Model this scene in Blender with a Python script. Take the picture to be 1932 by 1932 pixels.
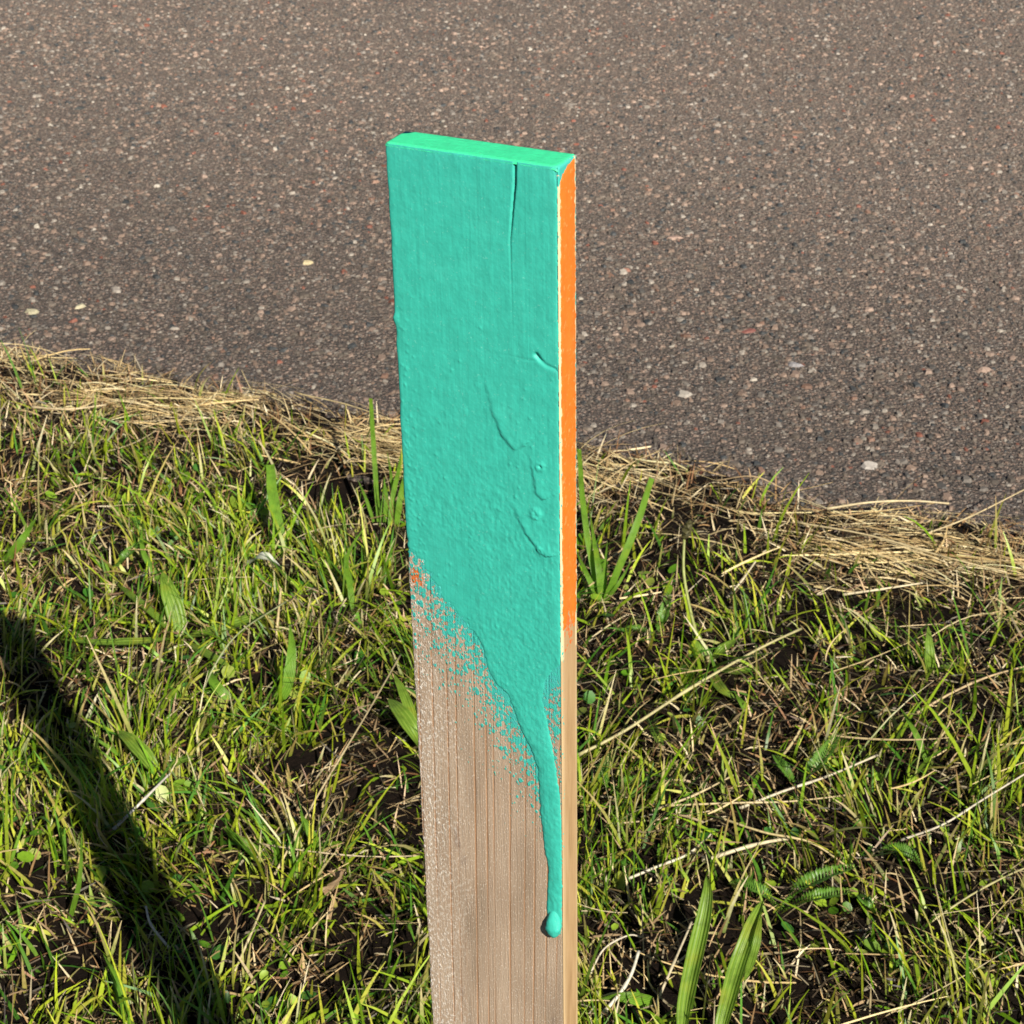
import bpy, math
import numpy as np
from mathutils import Matrix, Vector

for o in list(bpy.data.objects):
    bpy.data.objects.remove(o)
scene = bpy.context.scene
col = scene.collection
R = np.random.default_rng(20240611)

# ------------------------------------------------------------------ camera, sky, sun, exposure
EYE = 1.3
F_REL, PITCH = 3585.4 / 1932.0, 0.5131
cam_d = bpy.data.cameras.new('camera')
cam_d.sensor_width = 36.0
cam_d.lens = 36.0 * F_REL
cam_d.clip_start, cam_d.clip_end = 0.05, 2000
cam_d.dof.use_dof = True
cam_d.dof.focus_distance = 1.0
cam_d.dof.aperture_fstop = 55.0
cam = bpy.data.objects.new('camera', cam_d)
cam.location = (0, 0, EYE)
cam.rotation_euler = (math.pi / 2 - PITCH, 0, 0)
col.objects.link(cam)
scene.camera = cam

SUN_AZ, SUN_EL = math.radians(26.0), math.radians(36.0)
sun_vec = Vector((math.sin(SUN_AZ) * math.cos(SUN_EL), -math.cos(SUN_AZ) * math.cos(SUN_EL), math.sin(SUN_EL)))
world = bpy.data.worlds.new('World')
scene.world = world
world.use_nodes = True
wn = world.node_tree
sky = wn.nodes.new('ShaderNodeTexSky')
sky.sky_type = 'NISHITA'
sky.sun_disc = False
sky.air_density = 0.45
sky.dust_density = 0.2
sky.sun_elevation = SUN_EL
sky.sun_rotation = math.atan2(sun_vec.x, sun_vec.y)
wn.links.new(sky.outputs[0], wn.nodes['Background'].inputs[0])
wn.nodes['Background'].inputs[1].default_value = 0.05
sl = bpy.data.lights.new('sun', 'SUN')
sl.energy = 5.0
sl.angle = math.radians(0.5)
sl.color = (1.0, 0.92, 0.79)
sun = bpy.data.objects.new('sun', sl)
sun.rotation_euler = (-sun_vec).to_track_quat('-Z', 'Y').to_euler()
col.objects.link(sun)

vs = scene.view_settings
vs.view_transform = 'Standard'
vs.look = 'None'
vs.exposure = 0.78
vs.gamma = 1.0
vs.use_curve_mapping = False


# ------------------------------------------------------------------ helpers
def at(u, v, z=0.0):
    """point of the place at height z seen at photo position u, v (0..1932)"""
    f = F_REL * 1932
    c, s = math.cos(PITCH), math.sin(PITCH)
    x, y = (u - 966) / f, (v - 966) / f
    D = np.array([x, c - y * s, -(s + y * c)])
    return D * ((EYE - z) / -D[2]) + np.array([0, 0, EYE])


_tab = np.random.default_rng(5).random((256, 256))


def vnoise(x, y, seed=0):
    x = np.asarray(x, float) + seed * 17.31
    y = np.asarray(y, float) + seed * 9.77
    xi, yi = np.floor(x).astype(int), np.floor(y).astype(int)
    fx, fy = x - xi, y - yi
    fx, fy = fx * fx * (3 - 2 * fx), fy * fy * (3 - 2 * fy)
    a, b = _tab[xi & 255, yi & 255], _tab[(xi + 1) & 255, yi & 255]
    c, d = _tab[xi & 255, (yi + 1) & 255], _tab[(xi + 1) & 255, (yi + 1) & 255]
    return (a * (1 - fx) + b * fx) * (1 - fy) + (c * (1 - fx) + d * fx) * fy


def fbm(x, y, seed=0, octv=4):
    s, amp, tot = 0, 1.0, 0
    for k in range(octv):
        s = s + amp * vnoise(np.asarray(x) * 2 ** k, np.asarray(y) * 2 ** k, seed + k * 3)
        tot += amp
        amp *= 0.5
    return s / tot


def sstep(a, b, x):
    t = np.clip((x - a) / (b - a), 0, 1)
    return t * t * (3 - 2 * t)


def build_mesh(name, V, faces, smooth=True, color=None, attrs=None):
    """V (n,3); faces: list of int arrays (m,k)"""
    V = np.asarray(V, np.float32)
    if not isinstance(faces, (list, tuple)):
        faces = [faces]
    me = bpy.data.meshes.new(name)
    loops = np.concatenate([f.ravel() for f in faces]).astype(np.int32)
    tot = np.concatenate([np.full(len(f), f.shape[1], np.int32) for f in faces])
    start = np.concatenate([[0], np.cumsum(tot)[:-1]]).astype(np.int32)
    me.vertices.add(len(V))
    me.vertices.foreach_set('co', V.ravel())
    me.loops.add(len(loops))
    me.loops.foreach_set('vertex_index', loops)
    me.polygons.add(len(tot))
    me.polygons.foreach_set('loop_start', start)
    me.polygons.foreach_set('use_smooth', np.full(len(tot), smooth, bool))
    me.update(calc_edges=True)
    if color is not None:
        a = me.attributes.new('tint', 'FLOAT_COLOR', 'POINT')
        c4 = np.ones((len(V), 4), np.float32)
        c4[:, :3] = color
        a.data.foreach_set('color', c4.ravel())
    for k, val in (attrs or {}).items():
        a = me.attributes.new(k, 'FLOAT', 'POINT')
        a.data.foreach_set('value', np.asarray(val, np.float32))
    return me


def obj(name, me, mat=None, parent=None):
    o = bpy.data.objects.new(name, me)
    col.objects.link(o)
    if mat is not None and not me.materials:
        me.materials.append(mat)
    if parent is not None:
        o.parent = parent
    return o


def tag(o, label=None, cat=None, group=None, kind=None):
    for k, v in (('label', label), ('category', cat), ('group', group), ('kind', kind)):
        if v:
            o[k] = v
    return o


def thing(name, label, cat, loc=(0, 0, 0), group=None):
    o = bpy.data.objects.new(name, None)
    o.empty_display_size = 0.02
    o.location = loc
    col.objects.link(o)
    return tag(o, label, cat, group)


def grid_faces(nr, nc, wrap=False):
    r = np.arange(nr - 1)[:, None]
    c = np.arange(nc if wrap else nc - 1)[None, :]
    c2 = (c + 1) % nc
    return np.stack([r * nc + c, r * nc + c2, (r + 1) * nc + c2, (r + 1) * nc + c], -1).reshape(-1, 4)


# ------------------------------------------------------------------ node materials
class NT:
    def __init__(self, name):
        self.m = bpy.data.materials.new(name)
        self.m.use_nodes = True
        self.t = self.m.node_tree
        self.b = self.t.nodes['Principled BSDF']
        self.out = self.t.nodes['Material Output']

    def n(self, typ, **kw):
        nd = self.t.nodes.new(typ)
        for k, v in kw.items():
            setattr(nd, k, v)
        return nd

    def put(self, sock, v):
        if isinstance(v, bpy.types.NodeSocket):
            self.t.links.new(v, sock)
        elif isinstance(v, (tuple, list)) and len(v) == 3 and sock.type == 'RGBA':
            sock.default_value = (*v, 1)
        else:
            sock.default_value = v

    def math(self, op, a, b=0.0, c=0.0, clamp=False):
        nd = self.n('ShaderNodeMath', operation=op, use_clamp=clamp)
        for i, v in enumerate((a, b, c)):
            self.put(nd.inputs[i], v)
        return nd.outputs[0]

    def mix(self, f, a, b, blend='MIX'):
        nd = self.n('ShaderNodeMix', data_type='RGBA', blend_type=blend)
        self.put(nd.inputs[0], f)
        self.put(nd.inputs[6], a)
        self.put(nd.inputs[7], b)
        return nd.outputs[2]

    def pos(self, scale=(1, 1, 1), rot=(0, 0, 0)):
        tc = self.n('ShaderNodeTexCoord')
        mp = self.n('ShaderNodeMapping')
        self.t.links.new(tc.outputs['Object'], mp.inputs[0])
        mp.inputs['Scale'].default_value = scale
        mp.inputs['Rotation'].default_value = rot
        return mp.outputs[0]

    def noise(self, vec, scale, detail=3, rough=0.55, dist=0.0):
        nd = self.n('ShaderNodeTexNoise')
        self.put(nd.inputs['Vector'], vec)
        for k, v in (('Scale', scale), ('Detail', detail), ('Roughness', rough), ('Distortion', dist)):
            nd.inputs[k].default_value = v
        return nd.outputs[0]

    def ramp(self, f, stops, interp='LINEAR'):
        nd = self.n('ShaderNodeValToRGB')
        nd.color_ramp.interpolation = interp
        el = nd.color_ramp.elements
        while len(el) < len(stops):
            el.new(0.5)
        for e, (p, c) in zip(el, stops):
            e.position = p
            e.color = (*c, 1) if isinstance(c, (tuple, list)) else (c, c, c, 1)
        self.put(nd.inputs[0], f)
        return nd.outputs[0]

    def smooth(self, x, a, b):
        nd = self.n('ShaderNodeMapRange', interpolation_type='SMOOTHSTEP')
        self.put(nd.inputs[0], x)
        nd.inputs[1].default_value, nd.inputs[2].default_value = a, b
        return nd.outputs[0]

    def attr(self, name):
        nd = self.n('ShaderNodeAttribute', attribute_name=name)
        return nd.outputs['Fac'] if name != 'tint' else nd.outputs['Color']

    def bump(self, h, dist, strength=1.0, prev=None):
        nd = self.n('ShaderNodeBump')
        nd.inputs['Strength'].default_value = strength
        nd.inputs['Distance'].default_value = dist
        self.put(nd.inputs['Height'], h)
        if prev is not None:
            self.put(nd.inputs['Normal'], prev)
        return nd.outputs[0]

    def done(self, base=None, rough=0.6, normal=None, spec=0.4, translucent=0.0, tcol=None):
        if base is not None:
            self.put(self.b.inputs['Base Color'], base)
        self.put(self.b.inputs['Roughness'], rough)
        self.b.inputs['Specular IOR Level'].default_value = spec
        if normal is not None:
            self.put(self.b.inputs['Normal'], normal)
        if translucent:
            tr = self.n('ShaderNodeBsdfTranslucent')
            self.put(tr.inputs[0], tcol if tcol is not None else base)
            mx = self.n('ShaderNodeMixShader')
            mx.inputs[0].default_value = translucent
            self.t.links.new(self.b.outputs[0], mx.inputs[1])
            self.t.links.new(tr.outputs[0], mx.inputs[2])
            self.t.links.new(mx.outputs[0], self.out.inputs[0])
        return self.m


TEAL = (0.038, 0.415, 0.33)
ORANGE = (0.70, 0.165, 0.018)


def mat_wood():
    k = NT('weathered_softwood')
    p = k.pos()
    sep = k.n('ShaderNodeSeparateXYZ')
    k.put(sep.inputs[0], p)
    X, Y, Z = sep.outputs
    wob = k.noise(k.pos((30, 30, 3)), 1.0, 2)
    q = k.math('ADD', k.math('MULTIPLY_ADD', Z, -0.022, X), k.math('MULTIPLY', wob, 0.0048))
    q = k.math('MULTIPLY_ADD', Y, 0.4, q)
    vo = k.n('ShaderNodeTexVoronoi', voronoi_dimensions='1D', feature='F1')
    k.put(vo.inputs['W'], k.math('MULTIPLY', q, 157.0))
    vo.inputs['Scale'].default_value = 1.0
    vo.inputs['Randomness'].default_value = 0.55
    d = vo.outputs['Distance']
    streak = k.noise(k.pos((900, 900, 9)), 1.0, 3)
    line = k.math('SUBTRACT', 1.0, k.smooth(k.math('MULTIPLY_ADD', streak, 0.09, d), 0.045, 0.15))
    line = k.math('MULTIPLY', line, k.smooth(k.noise(k.pos((90, 90, 7)), 1.0, 2), 0.25, 0.55))
    grey = k.noise(k.pos((60, 60, 14)), 1.0, 4)
    speck = k.noise(k.pos((1500, 1500, 800), (0, 0.5, 0)), 1.0, 3)
    fib = k.noise(k.pos((1300, 1300, 30)), 1.0, 3)
    base = k.ramp(grey, [(0.3, (0.25, 0.19, 0.135)), (0.5, (0.345, 0.262, 0.19)), (0.7, (0.42, 0.325, 0.24))])
    base = k.mix(k.math('MULTIPLY', k.smooth(fib, 0.4, 0.75), 0.5), base, (0.30, 0.195, 0.125))
    base = k.mix(k.math('MULTIPLY', k.smooth(k.noise(k.pos((120, 120, 30)), 1.0, 3), 0.62, 0.74), 0.55), base, (0.17, 0.135, 0.115))
    base = k.mix(k.math('MULTIPLY', k.smooth(speck, 0.56, 0.7), 0.75), base, (0.62, 0.55, 0.47))
    base = k.mix(k.math('MULTIPLY', line, 0.75), base, (0.33, 0.15, 0.055))
    # fuzzy torn fibres along the left part of the sawn face
    frost = k.noise(k.pos((700, 700, 420), (0, 0.55, 0)), 1.0, 3, 0.75)
    fuzz = k.math('MULTIPLY', k.math('SUBTRACT', 1.0, k.smooth(k.math('MULTIPLY_ADD', k.noise(k.pos((70, 70, 30)), 1.0, 3), 0.045, X), 0.020, 0.052)), k.smooth(frost, 0.48, 0.66))
    base = k.mix(k.math('MULTIPLY', fuzz, 0.9), base, (0.78, 0.74, 0.67))
    side = k.ramp(k.noise(k.pos((420, 260, 30)), 1.0, 4), [(0.3, (0.30, 0.19, 0.09)), (0.5, (0.38, 0.25, 0.125)), (0.7, (0.43, 0.29, 0.155))])
    front = k.attr('front')
    wood = k.mix(front, side, base)
    wood = k.mix(k.math('MULTIPLY', k.attr('worn'), 0.85), wood, (0.68, 0.56, 0.34))
    # sprayed-on paint: coverage from the board, broken up into droplets
    fine = k.math('MULTIPLY_ADD', k.noise(p, 240, 3), 0.5, -0.25)
    warp = k.n('ShaderNodeVectorMath', operation='MULTIPLY_ADD')
    nz = k.n('ShaderNodeTexNoise')
    k.put(nz.inputs['Vector'], p)
    nz.inputs['Scale'].default_value = 900
    k.put(warp.inputs[0], nz.outputs[1])
    warp.inputs[1].default_value = (0.0006, 0.0006, 0.0006)
    k.put(warp.inputs[2], k.pos((1, 1, 0.7)))
    cells = []
    for sc in (520, 930):
        v1 = k.n('ShaderNodeTexVoronoi', feature='F1')
        k.put(v1.inputs['Vector'], warp.outputs[0])
        v1.inputs['Scale'].default_value = sc
        sp = k.n('ShaderNodeSeparateColor')
        k.put(sp.inputs[0], v1.outputs['Color'])
        cells.append((v1.outputs['Distance'], sp.outputs[0]))

    def cov(name):
        """droplets of three sizes, more and larger the heavier the spray"""
        a = k.math('ADD', k.attr(name), k.math('MULTIPLY', fine, k.smooth(k.attr(name), 0.0, 0.15)))
        out = 0.0
        for dist, rnd in cells:
            g = k.math('SUBTRACT', k.math('MULTIPLY', a, 1.05), k.math('MULTIPLY_ADD', rnd, 0.9, 0.05))
            rad = k.math('MULTIPLY_ADD', k.math('MULTIPLY', g, 2.0, clamp=True), 0.62, 0.20)
            m = k.math('MULTIPLY', k.smooth(k.math('SUBTRACT', rad, dist), -0.08, 0.13), k.smooth(g, 0.0, 0.03))
            out = m if isinstance(out, float) else k.math('MAXIMUM', out, m)
        return out
    c = k.mix(cov('orange'), wood, (0.55, 0.13, 0.025))
    ct = cov('teal')
    thin = k.mix(k.smooth(k.noise(p, 500, 2), 0.35, 0.65), (0.05, 0.37, 0.345), TEAL)
    c = k.mix(ct, c, thin)
    h = k.math('ADD', k.math('MULTIPLY', fib, 0.6), k.math('MULTIPLY', speck, k.math('MULTIPLY_ADD', fuzz, 0.8, 0.6)))
    h = k.math('ADD', h, k.math('MULTIPLY', ct, 0.5))
    h = k.math('SUBTRACT', h, k.math('MULTIPLY', line, 0.3))
    hs = k.math('MULTIPLY', h, k.math('MULTIPLY_ADD', front, 0.85, 0.15))
    return k.done(c, 0.75, k.bump(hs, 0.0006, 0.9), 0.25)


def mat_paint(name, c, peel=1.0, rough=0.5, saw=False):
    k = NT(name)
    p = k.pos()
    n1 = k.noise(p, 700, 3)
    n2 = k.noise(p, 160, 3)
    base = k.mix(k.smooth(n2, 0.3, 0.7), tuple(x * 0.92 for x in c), tuple(min(1, x * 1.05) for x in c))
    grain = k.noise(k.pos((420, 420, 10)), 1.0, 3)
    base = k.mix(k.math('MULTIPLY', k.smooth(grain, 0.45, 0.75), 0.28), base, tuple(x * 0.72 + 0.01 for x in c))
    base = k.mix(k.math('MULTIPLY', k.smooth(k.noise(p, 45, 4), 0.5, 0.75), 0.22), base, tuple(min(1, x * 1.12 + 0.03) for x in c))
    base = k.mix(k.math('MULTIPLY', k.smooth(k.noise(p, 1100, 2), 0.66, 0.74), 0.35), base, tuple(min(1, x + 0.22) for x in c))
    if name.startswith('orange'):
        base = k.mix(k.math('MULTIPLY', k.smooth(k.noise(p, 330, 4, 0.7), 0.56, 0.72), 0.75), base, (0.72, 0.36, 0.13))
        base = k.mix(k.math('MULTIPLY', k.smooth(k.noise(k.pos((200, 500, 60)), 1.0, 3), 0.55, 0.8), 0.5), base, (0.52, 0.10, 0.012))
    h = k.math('ADD', k.math('MULTIPLY', n1, 0.55), n2)
    h = k.math('ADD', h, k.math('MULTIPLY', k.noise(k.pos((900, 900, 14)), 1.0, 2), 0.5))
    if saw:
        h = k.math('ADD', h, k.math('MULTIPLY', k.noise(k.pos((220, 1100, 1), (0, 0, 0.6)), 1.0, 2), 1.6))
    return k.done(base, rough, k.bump(h, 0.00022 * peel, 0.8), 0.3)


def mat_tint(name, translucent=0.3, rough=0.5, var=0.25, spec=0.35, scale=220, tmul=1.25):
    k = NT(name)
    c = k.attr('tint')
    n = k.noise(k.pos((1, 1, 1)), scale, 3)
    base = k.mix(k.math('MULTIPLY', k.smooth(n, 0.3, 0.75), var), c, (0, 0, 0))
    t = k.mix(1.0, base, (tmul, tmul, tmul * 0.7), 'MULTIPLY')
    return k.done(base, rough, None, spec, translucent, t)


def mat_leaf(name, c, vein, across, translucent=0.38):
    """broad leaf; the mesh carries 'across' (-1..1) for its parallel veins"""
    k = NT(name)
    a = k.attr('across')
    w = k.math('SINE', k.math('MULTIPLY', a, across))
    n = k.noise(k.pos(), 90, 4)
    base = k.mix(k.math('MULTIPLY', k.smooth(w, 0.3, 1.0), 0.6), c, vein)
    base = k.mix(k.math('MULTIPLY', k.smooth(n, 0.42, 0.72), 0.6), base, tuple(x * 0.5 for x in c))
    base = k.mix(k.math('MULTIPLY', k.smooth(k.noise(k.pos(), 38, 3), 0.5, 0.75), 0.5), base, (c[0] * 1.9, c[1] * 1.15, c[2]))
    base = k.mix(k.math('MULTIPLY', k.smooth(k.noise(k.pos(), 260, 3), 0.66, 0.74), 0.5), base, (0.30, 0.22, 0.06))
    t = k.mix(1.0, base, (1.5, 1.5, 0.7), 'MULTIPLY')
    return k.done(base, 0.42, k.bump(k.math('ADD', k.math('MULTIPLY', w, 0.6), n), 0.0007, 0.7), 0.4, translucent, t)


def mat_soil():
    k = NT('shade_darkened_soil')
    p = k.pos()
    c = k.ramp(k.noise(p, 60, 6, 0.7), [(0.3, (0.005, 0.0035, 0.0025)), (0.62, (0.013, 0.008, 0.0055)), (0.9, (0.06, 0.03, 0.02))])  # brown soil pushed near black: shade between the blades painted in
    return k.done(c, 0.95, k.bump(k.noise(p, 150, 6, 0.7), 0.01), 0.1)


def mat_road():
    k = NT('worn_asphalt')
    p = k.pos()

    def vor(s):
        v = k.n('ShaderNodeTexVoronoi', feature='F1')
        k.put(v.inputs['Vector'], p)
        v.inputs['Scale'].default_value = s
        sp = k.n('ShaderNodeSeparateColor')
        k.put(sp.inputs[0], v.outputs['Color'])
        return v.outputs['Distance'], sp.outputs[0]
    d1, r1 = vor(210)
    d2, r2 = vor(420)
    pal = [(0.0, (0.05, 0.045, 0.042)), (0.3, (0.10, 0.085, 0.072)), (0.5, (0.16, 0.125, 0.10)), (0.68, (0.25, 0.19, 0.15)),
           (0.82, (0.34, 0.235, 0.185)), (0.92, (0.36, 0.32, 0.28)), (1.0, (0.09, 0.10, 0.105))]
    c1 = k.ramp(r1, pal, 'CONSTANT')
    c2 = k.ramp(r2, pal, 'CONSTANT')
    tar = k.ramp(k.noise(p, 35, 5), [(0.3, (0.068, 0.058, 0.053)), (0.7, (0.12, 0.102, 0.092))])
    c = k.mix(k.math('SUBTRACT', 1.0, k.smooth(d2, 0.35, 0.6)), tar, c2)
    c = k.mix(k.math('MULTIPLY', k.math('SUBTRACT', 1.0, k.smooth(d1, 0.36, 0.5)), k.smooth(r1, 0.35, 0.4)), c, c1)
    c = k.mix(k.math('MULTIPLY', k.smooth(k.noise(p, 2.2, 4), 0.4, 0.7), 0.18), c, (0.16, 0.132, 0.108))
    sp = k.n('ShaderNodeSeparateXYZ')
    k.put(sp.inputs[0], p)
    across = k.math('ADD', k.math('MULTIPLY_ADD', sp.outputs[0], 0.397 / 1.076, k.math('MULTIPLY', sp.outputs[1], 1 / 1.076)), k.math('MULTIPLY', k.noise(p, 1.6, 3), 0.6))
    c = k.mix(k.smooth(across, 2.5, 4.3), k.mix(1.0, c, (0.72, 0.72, 0.73), 'MULTIPLY'), k.mix(1.0, c, (1.18, 1.17, 1.15), 'MULTIPLY'))  # darker beside the verge, paler farther across the road
    d0, r0 = vor(125)
    c = k.mix(k.math('MULTIPLY', k.math('SUBTRACT', 1.0, k.smooth(d0, 0.30, 0.40)), k.smooth(r0, 0.42, 0.46)), c, k.mix(0.35, k.ramp(r0, pal, 'CONSTANT'), (0.30, 0.25, 0.21)))
    h = k.math('SUBTRACT', k.noise(p, 300, 4), k.math('MULTIPLY', d1, 0.8))
    h = k.math('SUBTRACT', h, k.math('MULTIPLY', d0, 0.5))
    return k.done(c, 0.85, k.bump(h, 0.005, 1.0), 0.25)


M_WOOD = mat_wood()
M_TEAL = mat_paint('teal_spray_paint', TEAL, 1.0, 0.52)
M_TOP = mat_paint('bright_green_teal_paint', (0.04, 0.60, 0.28), 1.4, 0.55, saw=True)  # top end is brighter and greener than the face coat
M_ORANGE = mat_paint('orange_spray_paint', ORANGE, 0.6, 0.5)
M_GRASS = mat_tint('grass_blades', 0.28, 0.42, 0.3)
M_STRAW = mat_tint('dry_straw', 0.18, 0.5, 0.3, 0.4, 300, 1.0)
M_STONE = mat_tint('aggregate_stone', 0.0, 0.65, 0.35, 0.3, 420)
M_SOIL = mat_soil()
k = NT('distant_turf')
M_TURF = k.done(k.ramp(k.noise(k.pos(), 90, 6, 0.75), [(0.3, (0.02, 0.03, 0.006)), (0.5, (0.10, 0.14, 0.02)), (0.7, (0.24, 0.19, 0.08))]), 0.9, k.bump(k.noise(k.pos(), 220, 6, 0.8), 0.02), 0.1)
M_ROAD = mat_road()
M_PLANT = mat_leaf('plantain_leaf', (0.15, 0.27, 0.028), (0.30, 0.42, 0.07), 15.0)
M_BLADE = mat_leaf('broad_grass_leaf', (0.14, 0.30, 0.025), (0.24, 0.40, 0.05), 22.0)
M_YARROW = mat_leaf('yarrow_leaf', (0.085, 0.20, 0.022), (0.13, 0.27, 0.035), 3.0, 0.3)


# ------------------------------------------------------------------ the ground
EDGE_S, EDGE_C = -0.397, 2.505          # the verge meets the road along y = C + S*x
EN = math.hypot(EDGE_S, 1)
ROAD_ANG = math.atan(EDGE_S)


def edge_dist(x, y):
    """metres inside the verge (positive) from the ragged road edge"""
    w = (fbm(x * 3.0 + 7, np.zeros_like(x) + .3, 2, 3) - 0.5) * 0.13 + (vnoise(x * 13, y * 13, 6) - 0.5) * 0.035
    return (EDGE_C + EDGE_S * x - y) / EN + w


def ground_z(x, y):
    e = edge_dist(x, y)
    z = 0.002 + 0.022 * sstep(-0.02, 0.5, e) + 0.014 * (fbm(x * 7, y * 7, 4) - 0.5) * sstep(0.0, 0.3, e)
    hole = at(655, 935)
    r2 = ((x - hole[0]) / 0.055) ** 2 + ((y - hole[1]) / 0.075) ** 2
    z = z - 0.022 * np.exp(-r2)
    return np.where(e < 0, -0.012 + 0.6 * np.maximum(e, -0.05) * 0.3, z)


def lawn_mask(x, y, m=0.0):
    return edge_dist(x, y) > m


s = 600.0
g = obj('ground', build_mesh('ground', [(-s, -s, -0.05), (s, -s, -0.05), (s, s, -0.05), (-s, s, -0.05)], np.array([[0, 1, 2, 3]]), False), M_TURF)
tag(g, kind='structure')

# road slab: runs along the verge, 7 m wide
ax = np.array([math.cos(ROAD_ANG), math.sin(ROAD_ANG)])
nx_ = np.array([-ax[1], ax[0]])
o0 = np.array([0, EDGE_C]) - nx_ * 0.18
rv = []
for z in (0.0, -0.12):
    for a_, n_ in ((-60, 0), (60, 0), (60, 7), (-60, 7)):
        q = o0 + ax * a_ + nx_ * n_
        rv.append((q[0], q[1], z))
road = obj('road', build_mesh('road', rv, np.array([[0, 1, 2, 3], [0, 4, 5, 1], [1, 5, 6, 2], [2, 6, 7, 3], [3, 7, 4, 0]]), False), M_ROAD)
tag(road, kind='structure')

# verge soil: a fine uneven sheet near the stake
xs = np.linspace(-3, 3, 220)
ys = np.linspace(-1.5, 3.9, 200)
GX, GY = np.meshgrid(xs, ys)
e = edge_dist(GX.ravel(), GY.ravel())
gz = ground_z(GX.ravel(), GY.ravel())
gz = gz + 0.006 * (fbm(GX.ravel() * 40, GY.ravel() * 40, 9) - 0.5) * (e > 0)
fc = grid_faces(200, 220)
keep = (e[fc] > -0.06).any(1)
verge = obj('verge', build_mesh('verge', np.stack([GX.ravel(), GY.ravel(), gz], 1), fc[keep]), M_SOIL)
tag(verge, kind='structure')

# ------------------------------------------------------------------ stones in the asphalt
PAL = np.array([(0.12, 0.102, 0.085), (0.16, 0.132, 0.108), (0.25, 0.18, 0.14), (0.30, 0.22, 0.175), (0.32, 0.285, 0.245),
                (0.055, 0.06, 0.063), (0.085, 0.08, 0.075), (0.24, 0.095, 0.065), (0.42, 0.38, 0.32), (0.21, 0.187, 0.165), (0.24, 0.145, 0.105)])
PALW = np.array([.18, .19, .16, .09, .055, .11, .08, .015, .008, .10, .02])
PALW = PALW / PALW.sum()
def stones(px, py, rad, rng, K=7):
    n = len(px)
    th0 = rng.random((n, 1)) * 6.283
    ang = th0 + (np.arange(K) + rng.random((n, K)) * 0.55)[:, :] * (6.283 / K)
    rr = rad[:, None] * (0.72 + 0.5 * rng.random((n, K)))
    asp = 0.62 + 0.38 * rng.random((n, 1))
    rot = rng.random((n, 1)) * 3.14
    lx, ly = rr * np.cos(ang), rr * np.sin(ang) * asp
    x, y = lx * np.cos(rot) - ly * np.sin(rot), lx * np.sin(rot) + ly * np.cos(rot)
    hgt = np.minimum(rad * (0.15 + 0.45 * rng.random(n)), 0.0045)[:, None]
    tilt = rng.normal(0, 0.16, (n, 2))
    sh = 0.52 + 0.25 * rng.random((n, K))
    V = np.zeros((n, 2 * K, 3))
    V[:, :K, 0], V[:, :K, 1], V[:, :K, 2] = x, y, -0.0012
    V[:, K:, 0], V[:, K:, 1] = x * sh, y * sh
    V[:, K:, 2] = hgt + tilt[:, :1] * x * sh + tilt[:, 1:] * y * sh
    V[:, :, 0] += px[:, None]
    V[:, :, 1] += py[:, None]
    c = PAL[rng.choice(len(PAL), n, p=PALW)] * (0.66 + 0.42 * rng.random((n, 1)))
    C = np.repeat(c, 2 * K, 0)
    b = (np.arange(n) * 2 * K)[:, None]
    i = np.arange(K)
    j = (i + 1) % K
    sides = np.stack([b + i, b + j, b + K + j, b + K + i], -1).reshape(-1, 4)
    caps = b + K + i
    return V.reshape(-1, 3), [sides, caps], C


N = 84000
py = 1.75 + 4.15 * R.random(N * 2)
px = (R.random(N * 2) - 0.5) * 2 * (0.285 * 5.9 + 0.55)
ok = (np.abs(px) < 0.285 * py + 0.55) & (edge_dist(px, py) < 0.02)
px, py = px[ok][:N], py[ok][:N]
rad = np.clip(R.lognormal(math.log(0.0038), 0.42, len(px)), 0.0018, 0.009)
big = rad > 0.0036
parts, off = [], 0
for sel, kk in ((big, 6), (~big, 5)):
    V, Fc, C = stones(px[sel], py[sel], rad[sel], R, kk)
    wr = 0.86 + 0.38 * sstep(0.0, 1.8, -np.repeat((EDGE_C + EDGE_S * px[sel] - py[sel]) / EN, 2 * kk))
    parts.append((V, [f + off for f in Fc], C * wr[:, None]))      # paler with distance from the verge
    off += len(V)
V = np.concatenate([q[0] for q in parts])
Fc = parts[0][1] + parts[1][1]
C = np.concatenate([q[2] for q in parts])
st = obj('aggregate', build_mesh('aggregate', V, Fc, False, C), M_STONE, road)
tag(st, 'small stones set in the worn asphalt surface', kind='stuff')

# the largest stones, one by one
variants = []
for k in range(26):
    V, Fc, C = stones(np.zeros(1), np.zeros(1), np.array([0.01]), R)
    variants.append((build_mesh('stone', V, Fc, False, C), C[0]))
    variants[-1][0].materials.append(M_STONE)


def stone_mesh(colr, r=0.01):
    V, Fc, C = stones(np.zeros(1), np.zeros(1), np.array([r]), R)
    me = build_mesh('stone', V, Fc, False, np.tile(np.array(colr), (len(V), 1)))
    me.materials.append(M_STONE)
    return me


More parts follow.
